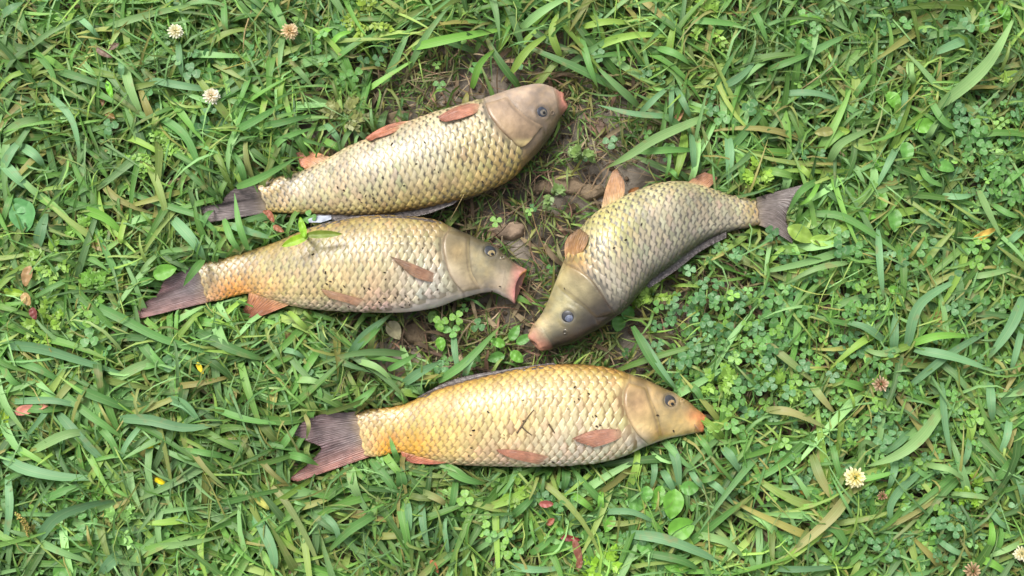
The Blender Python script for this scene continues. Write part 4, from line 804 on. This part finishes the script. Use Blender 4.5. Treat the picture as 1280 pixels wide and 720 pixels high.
tuft('pale-tipped level blade at right above the bluish clover', ([(1188,617),(1220,620),(1252,627)],7,'p'), ([(1267,575),(1255,590),(1236,602)],14,'g'), ([(1232,632),(1246,650),(1262,664)],10,'b'), ([(1270,590),(1276,610),(1280,640)],9,'b'))
tuft('bright green blades at the bottom right corner', ([(1226,699),(1243,706),(1264,722)],10,'l'), ([(1280,676),(1252,690),(1228,698)],7,'p'), ([(1235,690),(1240,668),(1236,640)],9,'l'))
tuft('thin blades at the bottom edge in the lower right', ([(1173,676),(1195,690),(1217,694)],8,'b'), ([(967,711),(1010,711),(1072,706)],8,'b'), ([(1010,660),(1000,680),(986,700)],7,'n'))
tuft('pale bent blade at upper right, left of the round weeds', ([(1036,202),(1053,178),(1100,157)],11,'p',.046), ([(1123,180),(1108,210),(1092,242)],9,'b'))
tuft('wide pale blade rising to the top right corner', ([(1172,134),(1217,97),(1243,67),(1272,14)],16,'p',.05), ([(1213,47),(1186,58),(1158,71)],12,'b'))
tuft('level blades in the upper right grass', ([(975,117),(1020,117),(1062,131)],9,'b'), ([(960,87),(990,76),(1025,62)],9,'g'), ([(1067,122),(1080,104),(1095,86)],8), ([(1132,112),(1130,128),(1127,149)],9,'b'), ([(1137,77),(1139,92),(1145,109)],10,'p'))
tuft('crossing blades below the wide pale blade at upper right', ([(1157,175),(1166,160),(1178,142)],9,'p'), ([(1160,120),(1178,150),(1200,164)],9), ([(1150,208),(1160,224),(1186,236)],9,'g'))
tuft('blades near the top edge right of centre', ([(940,10),(950,30),(962,60)],9,'g'), ([(985,30),(1010,22),(1040,28)],9,'l'), ([(900,110),(925,96),(950,70)],9,'b'), ([(1280,210),(1262,226),(1250,240)],9))

# ------------------------------------------------------------------ weeds with oval leaves
def oval_leaf(t, c, x, y, L, Wd, ang, col, z, nm='leaf', tipp=.0, curl=.15, zroot=None, asp=0, hang=0):
    n, m = 11, 7; a = np.linspace(0, 1, n); b = np.linspace(-1, 1, m); L *= S; Wd *= S*.5
    w_ = np.sin(np.pi*np.clip(a, 0, 1)**(.85-asp*.3))**.62*(1-.25*a*tipp*2); w_[0] = .08; w_[-1] = .05
    A, Bb = np.meshgrid(a, b, indexing='ij'); ww = w_[:, None]
    X_ = (A-.5)*L; Y_ = Bb*ww*Wd; Z_ = np.abs(Bb)*ww*Wd*.35-(A-.5)**2*L*curl-hang*A*L+.0006*np.sin(A*18+2*Bb)
    dx, dy = math.cos(ang), -math.sin(ang); p = Wp(x, y, z)-c
    V = np.stack([p[0]+X_*dx-Y_*dy, p[1]+X_*dy+Y_*dx, p[2]+Z_], -1).reshape(-1, 3)
    cc = np.tile(srgb(*col), (n*m, 1)); rib = np.exp(-(Bb.ravel()/.12)**2)*.4; cc = cc*(1-rib[:, None])+cc*1.3*rib[:, None]
    vein = (np.cos((A*9-np.abs(Bb)*1.6)*2*np.pi) > .75).ravel()*.12; cc = cc*(1+vein)[:, None]
    return obj(nm, mesh('weed_leaf', V, grid_faces(n, m), M_leaf, cc), t)
def weed(label, root, leaves, cat='weed', name='oval_leaf_weed', group='small oval-leaved weeds', z=.032):
    c = Wp(root[0], root[1], 0.0); t = thing(name, label, cat, (c[0], c[1], 0), group)
    for l in leaves:
        x, y, L, Wd, ang, col = l[:6]; zz = l[6] if len(l) > 6 else z+rnd.uniform(-.004, .006)
        lf = oval_leaf(t, c, x, y, L, Wd, R(ang), col, zz, tipp=.2)
        dx, dy = math.cos(R(ang)), math.sin(R(ang)); b0 = Wp(x-dx*L*.5, y-dy*L*.5, zz-.001)-c
        if math.hypot(b0[0], b0[1]) > .004: obj('stem', stalk_mesh('weed_stem', b0*[.1, .1, 0], b0, .0008, srgb(140, 160, 80)), t)
    return t
LG = (116,164,66); YG_ = (146,166,76); OG = (112,140,70); MG = (104,150,74)
weed('bright green weed with several round-tipped leaves below the golden carp\'s head', (832,652), [(841,630,36,26,100,LG),(822,622,30,17,110,LG),(808,618,20,16,100,MG),(852,660,34,28,-20,LG),(862,610,22,18,0,MG),(845,706,34,20,20,LG),(806,684,24,16,40,MG),(793,630,24,16,200,MG)])
weed('yellowish oval leaves beside the curved carp\'s tail fin', (1018,306), [(1001,293,36,22,30,YG_),(1030,301,34,15,5,(158,184,88)),(1015,278,26,16,-20,OG),(988,312,40,10,5,OG),(1040,282,24,16,0,OG)])
weed('bright leaf standing up at right of the curved carp\'s tail', (1090,262), [(1083,268,28,15,10,LG),(1102,250,26,16,-80,LG),(1118,275,30,18,90,MG)])
weed('small weed with pointed leaves between the two mouths', (634,432), [(622,428,20,12,200,LG),(620,447,22,14,165,MG),(646,446,20,14,40,LG),(643,416,22,13,-60,MG),(655,424,22,12,-30,MG)], z=.02)
weed('two round leaves touching the curved carp\'s cheek', (780,398), [(773,405,20,18,100,MG),(785,391,18,18,-60,(92,140,66))], z=.016)
weed('small round leaves on soil left of the crossed blades', (545,402), [(540,396,16,11,110,OG),(550,408,16,12,60,LG),(551,430,18,13,80,LG)], z=.016)
weed('bright green leaf beside the open-mouthed carp\'s tail fin', (185,352), [(206,340,30,20,-20,LG),(180,352,26,10,-15,MG)])
weed('bright round leaves in the lower left grass', (110,660), [(117,680,38,18,110,LG),(122,616,24,15,95,LG),(78,602,26,16,100,MG),(80,712,30,24,150,MG)])
weed('pale oval leaves in the upper right grass', (1040,172), [(1048,165,30,14,-5,YG_),(1030,165,24,13,175,(150,140,88)),(1082,182,34,16,10,(136,150,80))])
weed('bright oval leaves right of the bent blade, upper right', (1148,170), [(1156,157,26,20,-20,LG),(1125,140,24,18,100,OG),(1117,126,26,18,60,LG),(1133,190,26,18,90,MG),(1100,206,20,16,80,LG),(1180,208,28,16,20,MG)])
weed('yellow and green leaves at the top right edge', (1268,92), [(1265,96,34,16,-10,YG_),(1255,15,24,16,60,LG),(1208,44,14,12,60,LG),(1230,30,24,14,-80,MG)])
weed('yellow-green heart shaped leaves below the middle of the star tuft', (1120,370), [(1118,363,16,11,20,LG),(1124,376,14,12,70,YG_)])
weed('bright leaf at the bottom centre beside the red weed', (744,678), [(740,670,28,16,10,MG),(700,664,10,10,0,MG),(762,655,22,12,120,LG)])
weed('green leaf pair by the left edge above the level blades', (32,282), [(30,270,40,34,80,(104,156,100)),(26,258,30,20,10,(104,156,100))])
sp = weed('yellow-green sprig with a reddish leaf fallen across the open-mouthed carp', (383,296), [(369,301,34,12,158,(150,178,40),.078),(378,284,26,9,-105,(146,184,50),.081),(404,293,44,10,-2,(122,132,44),.079)], cat='sprig', name='fallen_sprig', group=None, z=.08)
def leaf_thing(name, label, cat, x, y, L, Wd, ang, col, z=.03, curl=.3, group=None):
    c = Wp(x, y, z); t = oval_leaf(None, np.array([0, 0, 0.]), x, y, L, Wd, R(ang), col, z, nm=name, curl=curl, tipp=.4)
    t['label'] = label; t['category'] = cat; t.active_material = M_dry
    if group: t['group'] = group
    t.data.materials.clear(); t.data.materials.append(M_dry)
    me = t.data; co = np.zeros(len(me.vertices)*3, np.float32); me.vertices.foreach_get('co', co); co = co.reshape(-1, 3)-c; co[:, 2] += .0012*np.sin(co[:, 0]*700)*np.cos(co[:, 1]*600)
    me.vertices.foreach_set('co', co.astype(np.float32).ravel()); t.location = c
g_ = 'dead leaves lying in the grass'
leaf_thing('dead_leaf','pinkish dead leaf near the left edge','dead leaf',34,512,34,13,-12,(214,132,128),.036,group=g_)
leaf_thing('dead_leaf','small pink leaf bit right beside the pinkish dead leaf','dead leaf',53,508,13,7,-5,(218,140,128),.038,group=g_)
leaf_thing('dead_leaf','orange dead leaf hanging at the right edge','dead leaf',1231,293,36,11,-28,(222,172,96),.036,group=g_)
leaf_thing('dead_leaf','brown dead leaf between the curved carp\'s tail and the star tuft','dead leaf',1062,345,26,14,-10,(140,116,96),.02,group=g_)
leaf_thing('dead_leaf','curled brown leaf piece inside the star-shaped tuft','dead leaf',1172,398,30,18,-40,(164,140,92),.03,group=g_)
leaf_thing('dead_leaf','grey-brown triangular leaf scrap just below the open-mouthed carp\'s throat','dead leaf',493,413,26,20,60,(164,146,130),.012,curl=.1,group=g_)
leaf_thing('dead_leaf','orange-brown leaf at lower right left of the tan and green blade','dead leaf',1004,612,28,12,50,(170,124,70),.026,group=g_)
leaf_thing('dead_leaf','yellow leaf piece in the lower left grass, upper one of two','dead leaf',190,556,24,8,-12,(226,196,50),.034,group=g_)
leaf_thing('dead_leaf','yellow leaf piece in the lower left grass, lower one of two','dead leaf',201,602,18,7,25,(226,190,40),.034,group=g_)
leaf_thing('dead_leaf','yellow blade end in the grass below the open-mouthed carp\'s tail','dead leaf',250,460,16,7,60,(226,190,60),.036,group=g_)
leaf_thing('dead_leaf','tan leaf left of the fan of blades below the golden carp\'s tail','dead leaf',407,668,16,11,-60,(168,162,104),.026,group=g_)
leaf_thing('dead_leaf','pale tan leaf left of the golden carp\'s tail','dead leaf',341,497,30,13,-75,(176,160,106),.03,group=g_)
leaf_thing('dead_leaf','tan leaf scrap in the left part of the grass near the golden tail','dead leaf',291,498,20,10,100,(186,164,120),.03,group=g_)
leaf_thing('dead_leaf','tan dead leaf at the bottom left edge of the bottom centre grass','dead leaf',326,625,30,12,50,(196,182,110),.034,group=g_)
leaf_thing('dead_leaf','reddish leaf on the bottom edge below the golden carp\'s belly','dead leaf',543,708,18,8,60,(176,104,78),.03,group=g_)
leaf_thing('dead_leaf','brown leaf at the bottom edge in the lower left','dead leaf',250,708,28,8,-20,(172,120,60),.024,group=g_)
leaf_thing('dead_leaf','orange twisted leaf at the upper right end of the bare soil','dead leaf',828,168,20,9,-50,(208,146,110),.024,group=g_)
leaf_thing('dead_leaf','pink-brown curled leaf just above the orange twisted leaf','dead leaf',848,146,22,9,-50,(196,140,116),.026,group=g_)
leaf_thing('dead_leaf','rusty leaf on soil beside the curved carp\'s pelvic fin','dead leaf',792,238,16,7,-30,(150,96,66),.014,group=g_)
leaf_thing('dead_leaf','brown leaf under the grass right of the open-mouthed carp\'s anal fin','dead leaf',365,422,24,10,10,(140,110,80),.03,group=g_)
leaf_thing('dead_leaf','flat brown leaf above the farthest carp\'s pelvic fin','dead leaf',497,148,40,20,-20,(138,112,100),.012,curl=.1,group=g_)
weed('reddish sprig with small rusty leaves in the upper left grass', (140,140), [(128,125,20,6,80,(140,96,66)),(137,112,24,8,70,(128,190,50)),(138,145,16,8,20,(150,110,60)),(130,66,24,10,30,(126,92,84)),(142,58,16,8,-30,(120,88,80))], name='red_sprig', cat='weed', group='reddish sprigs')
weed('rusty sprig left of the farthest carp\'s tail', (135,315), [(122,308,24,9,200,(146,120,76)),(136,322,18,7,80,(164,92,80)),(148,300,22,8,-60,(152,108,72)),(150,262,26,7,-80,(150,120,50))], name='red_sprig', cat='weed', group='reddish sprigs')
weed('red leaf between the farthest carp\'s tail and the sprig on the open-mouthed carp', (345,285), [(338,270,18,8,60,(170,96,76)),(348,286,16,7,30,(164,100,78)),(334,266,12,7,200,(156,90,70))], name='red_sprig', cat='weed', group='reddish sprigs', z=.036)
weed('dark red weed at the bottom centre', (722,690), [(683,630,18,9,0,(168,84,84)),(688,652,12,8,-40,(170,92,76)),(712,673,26,8,10,(150,56,62)),(722,690,32,10,75,(146,84,74)),(724,705,18,8,100,(150,92,80))], name='red_sprig', cat='weed', group='reddish sprigs')
weed('small rusty leaves at the lower left by the yellow-green leaf', (35,380), [(34,345,26,14,100,(176,130,96)),(20,366,34,10,10,(164,190,60)),(42,392,16,10,70,(134,60,60)),(33,374,18,12,60,(196,150,110))], name='red_sprig', cat='weed', group='reddish sprigs')
weed('yellow-green stem with rusty nodes at the left edge', (8,500), [(4,528,34,14,100,(150,170,40)),(6,494,30,7,-80,(170,170,70))], name='red_sprig', cat='weed', group='reddish sprigs')

# feathery weeds: thin stems carrying many tiny leaflets
def feathery(label, px, py, nst, rad, col, seed, z=.034):
    rr = random.Random(seed); c = Wp(px, py, 0.0); t = thing('feathery_weed', label, 'weed', (c[0], c[1], 0), 'feathery small-leaved weeds')
    for s_ in range(nst):
        a = rr.uniform(0, 2*math.pi); L = rad*S*rr.uniform(.7, 1.15); bend = rr.uniform(-.8, .8); pts = []
        for i in range(9):
            q = i/8; an = a+bend*q; pts.append(np.array([math.cos(an)*L*q, math.sin(an)*L*q, .006+z*math.sin(math.pi*min(1, q*.9+.08))**.7*.85]))
        pts = np.array(pts); k = 9; an = np.arange(4)/4*2*np.pi; tube = (pts[:, None]+np.stack([np.cos(an)*.0006, np.sin(an)*.0006, 0*an], -1)[None]).reshape(-1, 3)
        F = [tuple(f) for f in grid_faces(k, 4, True).tolist()]; V = tube.tolist(); cc = [srgb(*col)*.8]*len(V)
        for i in range(1, 9):
            for sd_ in (-1, 1, -.4, .5):
                d = pts[min(i+1, 8)]-pts[i-1]; ang = math.atan2(d[1], d[0])+sd_*rr.uniform(.6, 1.3); l = rr.uniform(.0045, .0085); wq = l*.30
                dx, dy = math.cos(ang), math.sin(ang); o = pts[i]; n0 = len(V); up_ = rr.uniform(-.3, .6)*l
                V += [(o[0], o[1], o[2]), (o[0]+dx*l*.5-dy*wq, o[1]+dy*l*.5+dx*wq, o[2]+up_*.6), (o[0]+dx*l, o[1]+dy*l, o[2]+up_), (o[0]+dx*l*.5+dy*wq, o[1]+dy*l*.5-dx*wq, o[2]+up_*.4)]
                F.append((n0, n0+1, n0+2, n0+3)); g = srgb(*col)*rr.uniform(.8, 1.2); cc += [g]*4
        obj('stem', mesh('feathery_stem', np.array(V), F, M_leaf, np.array(cc)), t)
for i, a in enumerate([('yellow-green feathery weed left of the open-mouthed carp\'s tail',78,330,9,40,(138,168,70)),('feathery weed above the rusty sprig at left',118,300,8,36,(130,166,72)),('feathery weed in the upper left below the long dark blade',205,195,10,44,(136,170,74)),
  ('feathery weed at the left beside the clover leaves',70,412,8,40,(142,170,66)),('light sprays of tiny leaflets over the lower left clover',162,655,5,36,(150,186,110)),('small bright feathery tuft at the bottom centre',752,702,8,26,(150,184,60)),
  ('feathery weed on the bare soil right of the farthest carp\'s head',724,206,4,15,(122,142,78)),('feathery weed at the top, right of the tan flower',462,35,8,40,(150,166,66)),('feathery yellow-green weed at top right of centre',880,40,9,42,(140,168,70)),
  ('feathery weed above the tail stem of the curved carp',940,225,7,24,(150,176,70)),('mossy feathery weed between the curved carp\'s back and the clover bed',812,372,8,24,(136,160,64)),('feathery weed below the clover bed near the golden carp\'s head',890,480,7,26,(140,170,74)),
  ('brown-green bristly weed left of the farthest carp',435,158,9,32,(140,136,84)),('feathery weed at left, close above the long dark blade',130,372,8,34,(120,160,66)),('feathery weed at the right, below the bent blade',1205,610,6,24,(140,170,60)),
  ('bristly weed below the upper end of the farthest carp\'s belly',690,250,3,12,(118,136,80)),('feathery weed just under the golden carp\'s belly',640,610,6,22,(140,168,66)),('feathery weed at the clover bed\'s lower end',965,490,7,28,(140,170,74))]):
    feathery(*a, seed=i+3)

# ------------------------------------------------------------------ clover flowers, seed head
def flower(label, px, py, r_px, c0, c1, z=.042, nf=46, group='white clover flower heads'):
    c = Wp(px, py, z); g0 = Wp(px, py, 0.0); t = thing('clover_flower', label, 'flower', (c[0], c[1], 0), group); o = np.array([0, 0, z]); r = r_px*S
    V = []; F = []; cc = []
    for i in range(nf):
        ph = math.acos(1-1.55*(i+.5)/nf); th = i*2.399963; d = Vector((math.sin(ph)*math.cos(th), math.sin(ph)*math.sin(th), math.cos(ph)))
        L = r*rnd.uniform(.85, 1.15); s_ = d.cross(Vector((.3, .2, 1))).normalized(); u_ = d.cross(s_)
        n0 = len(V); wq = r*.13; b0 = d*r*.25
        for q, ww in ((0, .4), (.55, 1), (.85, .9), (1, .1)):
            for e in ((-1, 0), (0, .6), (1, 0)):
                p = b0+d*(L-r*.25)*q+s_*e[0]*wq*ww+u_*e[1]*wq*ww+Vector((0, 0, -.15*r*q*q)); V.append([p.x, p.y, p.z+z])
                k = rnd.uniform(.9, 1.05); cq = srgb(*c0)*(1-q)+srgb(*c1)*q; cc.append(cq*k)
        for a in range(3):
            for b in range(2): F.append((n0+a*3+b, n0+a*3+b+1, n0+a*3+b+4, n0+a*3+b+3))
    obj('flower_head', mesh('flower_head', np.array(V), F, M_petal, np.array(cc)), t)
    obj('stem', stalk_mesh('flower_stem', (0.004, -.006, 0), (0, 0, z), .0009, srgb(120, 150, 80), bow=.05), t)
flower('white clover flower nearest the top left corner', 219, 39, 9.5, (220,205,170), (255,252,240))
flower('white spiky clover flower lower right of the top left one', 264, 120, 10.5, (222,198,176), (255,252,246))
flower('tan fading clover flower near the top, left of centre', 362, 39, 10.5, (196,160,120), (246,224,190))
flower('drying brown and white clover flower at right, under the star tuft', 1101, 480, 10, (150,96,72), (220,196,166), nf=30)
flower('creamy clover flower in the lower right grass', 1069, 597, 13, (222,206,120), (255,248,214))
flower('small brown withered flower right of the creamy one', 1103, 620, 6, (120,76,58), (186,150,120), nf=22)
flower('white flower cut by the right edge at the bottom corner', 1277, 692, 9, (220,205,160), (252,246,226))
flower('withered tan flower at the bottom edge, lower right', 1216, 714, 10, (140,104,74), (214,186,150), nf=28)
c = Wp(27, 655, 0.0); t = thing('seed_head', 'yellow-brown grass seed head curving over at the lower left edge', 'grass', (c[0], c[1], 0))
pts = spline([Wp(40, 702, .01), Wp(38, 675, .035), Wp(31, 653, .046), Wp(19, 643, .046)], 16)-c
obj('stem', mesh('seed_stem', (pts[:, None]+np.stack([np.cos(np.arange(5)*1.2566), np.sin(np.arange(5)*1.2566), 0*np.arange(5.)], -1)[None]*.0009).reshape(-1, 3), grid_faces(16, 5, True), M_leaf, pcol(80, srgb(140, 160, 70))), t)
V = []; F = []; cc = []
for i in range(70):
    q = rnd.uniform(.42, 1); p = pts[int(q*15)]*(1-(q*15) % 1)+pts[min(15, int(q*15)+1)]*((q*15) % 1); a = rnd.uniform(0, 6.28); v = ico*np.array([.0011, .0011, .0016])+p+np.array([math.cos(a)*.0022, math.sin(a)*.0022, rnd.uniform(-.001, .002)])
    F += [tuple(int(k)+len(V) for k in f) for f in icf]; V += v.tolist(); cc += [srgb(186, 170, 96)*rnd.uniform(.7, 1.15)]*12
obj('seeds', mesh('seeds', np.array(V), F, M_dry, np.array(cc)), t, kind='stuff')

# ------------------------------------------------------------------ twigs, clods, scraps
def tube_thing(name, label, cat, pts, r, col, m=M_dry, group=None, zs=None):
    Pw = np.array([Wp(x, y, z) for x, y, z in pts]); c = Pw[0].copy(); Q = spline(Pw, 18)-c; V = []
    d = np.gradient(Q, axis=0); d /= np.linalg.norm(d, axis=1, keepdims=True)
    for i, p in enumerate(Q):
        s_ = np.cross(d[i], [0, 0, 1]); s_ /= np.linalg.norm(s_)+1e-9; u_ = np.cross(s_, d[i]); rr_ = r*(1-.45*i/17)*(1+.15*math.sin(i*2.3))
        for k in range(7): an = k/7*2*math.pi; V.append(p+s_*math.cos(an)*rr_+u_*math.sin(an)*rr_)
    V += [Q[0], Q[-1]]; F = [tuple(f) for f in grid_faces(18, 7, True).tolist()]+[(126, (k+1) % 7, k) for k in range(7)]+[(127, 119+k, 119+(k+1) % 7) for k in range(7)]
    cc = np.array([srgb(*col)*(.85+.3*abs(mnoise.noise(Vector(p)*300))) for p in np.array(V)]); o = obj(name, mesh(name, np.array(V), F, m, cc), None, c, label=label, category=cat)
    if group: o['group'] = group
    return o
tube_thing('twig', 'dark twig on the soil between the open-mouthed and the golden carp', 'twig', [(524,436,.009),(552,445,.010),(590,459,.009),(640,468,.012),(668,462,.014)], .0022, (112,92,78), group='twigs and stalks')
tube_thing('twig', 'thin dry stalk leaning against the belly of the farthest carp', 'twig', [(562,276,.02),(570,262,.034),(580,243,.050)], .0006, (190,170,120), group='twigs and stalks')
tube_thing('twig', 'long thin straw on the soil right of the flat mud clod', 'twig', [(664,262,.012),(672,290,.013),(684,318,.012)], .0007, (178,150,108), group='twigs and stalks')
tube_thing('twig', 'thin pale stalk beside the open-mouthed carp\'s lower lip', 'twig', [(652,364,.012),(668,378,.013),(680,388,.010)], .0008, (176,140,110), group='twigs and stalks')
tube_thing('twig', 'golden dry stem at the top left edge of the grass', 'twig', [(314,14,.03),(306,40,.04),(304,66,.03)], .0010, (206,184,128), group='twigs and stalks')
tube_thing('twig', 'tan stem slanting in the upper right grass', 'twig', [(1046,80,.03),(1020,98,.042),(998,114,.03)], .0008, (186,168,120), group='twigs and stalks')
tube_thing('twig', 'yellow stem level in the grass left of the tan flower', 'twig', [(270,90,.03),(295,82,.042),(324,74,.034)], .0009, (176,172,90), group='twigs and stalks')
def on_fish(i, x, y, add=.0015): return float(fish_list[i].z_at(x, y))+add
tube_thing('straw_piece', 'longer grey-brown straw stuck on the golden carp\'s side', 'straw', [(646,541,on_fish(3,646,541)),(656,526,on_fish(3,656,526,.002)),(667,512,on_fish(3,667,512))], .0009, (140,120,92), group='straws on the golden carp')
tube_thing('straw_piece', 'short straw crossing the longer one on the golden carp', 'straw', [(652,533,on_fish(3,652,533,.002)),(658,539,on_fish(3,658,539)),(665,544,on_fish(3,665,544))], .0008, (110,96,76), group='straws on the golden carp')
tube_thing('straw_piece', 'dark short straw right of the crossed ones on the golden carp', 'straw', [(686,530,on_fish(3,686,530)),(690,536,on_fish(3,690,536,.002)),(693,541,on_fish(3,693,541))], .0010, (110,92,70), group='straws on the golden carp')
def clod(label, px, py, rx, ry, h, col, seed, group='flat clods of mud'):
    c = Wp(px, py, 0.0); rr = random.Random(seed); n, m = 8, 26; V = []; cc = []; ph = [rr.uniform(0, 6.28) for _ in range(4)]
    for i in range(n):
        q = 1-i/(n-1)*.97
        for k in range(m):
            a = k/m*2*math.pi; ir = 1+.16*math.sin(2*a+ph[0])+.12*math.sin(3*a+ph[1])+.07*math.sin(7*a+ph[2])
            zq = h*min(1, (1-q)*3.2)**.6+.0012*mnoise.noise(Vector((math.cos(a)*q*3+seed, math.sin(a)*q*3, 0))); V.append((math.cos(a)*rx*S*q*ir, math.sin(a)*ry*S*q*ir, zq-.001)); cc.append(srgb(*col)*rr.uniform(.95, 1.05))
    F = [tuple(f) for f in grid_faces(n, m, True).tolist()]+[tuple((n-1)*m+k for k in range(m))]
    obj('mud_clod', mesh('mud_clod', np.array(V), F, M_stone, np.array(cc)), None, (c[0], c[1], 0), label=label, category='clod', group=group)
clod('flat tan clod of dried mud in front of the open-mouthed carp', 636, 289, 21, 13, .010, (168,146,124), 1)
clod('smaller clod touching the left side of the flat tan one', 615, 292, 9, 9, .007, (156,134,110), 2)
clod('brown clod on the bare soil above the curved carp', 700, 232, 30, 14, .006, (140,122,100), 3)
clod('clod beside the curved carp\'s pelvic fin', 738, 240, 16, 13, .007, (148,130,106), 4)
clod('clod at the upper end of the bare soil, right of the farthest carp\'s head', 745, 160, 18, 10, .006, (140,118,104), 5)
clod('greyish clod below the open-mouthed carp\'s throat', 520, 415, 22, 13, .006, (124,108,88), 6)
clod('dark clod between the curved carp\'s chin and the golden carp', 802, 415, 16, 10, .006, (116,98,84), 7)
def scrap(label, px, py, z, L, Wd, ang):
    c = Wp(px, py, z); n, m = 7, 5; a, b = np.meshgrid(np.linspace(-.5, .5, n), np.linspace(-.5, .5, m), indexing='ij'); wv = 1-.5*np.abs(a)*2
    X_ = a*L*S; Y_ = b*Wd*S*wv; Z_ = .0012*np.sin(a*9)*np.cos(b*5)+.001; ca, sa = math.cos(R(ang)), math.sin(R(ang))
    V = np.stack([X_*ca-Y_*sa, X_*sa+Y_*ca, Z_], -1).reshape(-1, 3); nn = len(V); f = grid_faces(n, m)
    obj('plastic_scrap', mesh('plastic_scrap', np.vstack([V, V-[0, 0, .0006]]), np.vstack([f, f[:, ::-1]+nn]), M_plain, pcol(2*nn, srgb(196, 204, 218))), None, c, label=label, category='scrap', group='pale scraps in the grass')
scrap('pale scrap showing between the farthest and the open-mouthed carp', 400, 274, .030, 28, 9, 8)
scrap('small bluish scrap in the grass below the golden carp', 571, 629, .020, 12, 10, 40)
# specks of dirt sticking to each carp
spk = {0: [(490,180),(497,186),(520,205),(457,245),(452,253),(458,260),(466,243),(548,215),(543,212),(430,238),(505,232),(478,222),(600,215),(531,178),(560,190),(515,250),(449,249),(470,252)],
 1: [(408,355),(413,352),(482,349),(498,367),(507,370),(503,384),(480,373),(474,378),(436,384),(411,382),(528,310),(455,360),(547,362),(615,364),(391,318),(379,360),(430,358),(426,362),(461,361),(532,348),(488,292),(512,381),(494,372),(625,358)],
 2: [(770,262),(782,300),(802,280),(718,350),(728,345),(706,361),(760,320)],
 3: [(718,502),(718,484),(745,520),(741,521),(746,533),(735,485),(736,492),(740,548),(744,547),(752,544),(655,526),(691,578),(646,570),(680,580),(610,515),(589,560),(510,547),(842,539),(592,538),(770,538),(654,500),(630,548),(822,519)]}
for i, pl in spk.items():
    V = []; F = []; cc = []; Fh = fish_list[i]
    for x, y in pl+[(x+rnd.gauss(0, 12), y+rnd.gauss(0, 8)) for x, y in pl[::3]]:
        k = int(np.argmin((Fh.lx-x)**2+(Fh.ly-y)**2))
        if math.hypot(Fh.lx[k]-x, Fh.ly[k]-y) > 1.5: continue
        p = Wp(x, y, Fh.lz[k]+.0012); s1 = rnd.uniform(.0008, .0021); a = rnd.uniform(0, 3.1); ca, sa = math.cos(a), math.sin(a)
        v = ico*np.array([s1, s1*.45, .0006])*np.array([[rnd.uniform(.7, 1.3)] for _ in range(12)]); v = np.stack([v[:, 0]*ca-v[:, 1]*sa, v[:, 0]*sa+v[:, 1]*ca, v[:, 2]], -1)+p
        F += [tuple(int(q)+len(V) for q in f) for f in icf]; V += v.tolist(); cc += [srgb(52, 42, 34)*rnd.uniform(.6, 2.2)]*12
    nm = ['farthest', 'open-mouthed', 'curved', 'golden'][i]
    obj('dirt_specks', mesh('dirt_specks', np.array(V), F, M_dry, np.array(cc), smooth=False), None, label='dark specks of dirt sticking to the scales of the '+nm+' carp', category='dirt', kind='stuff')
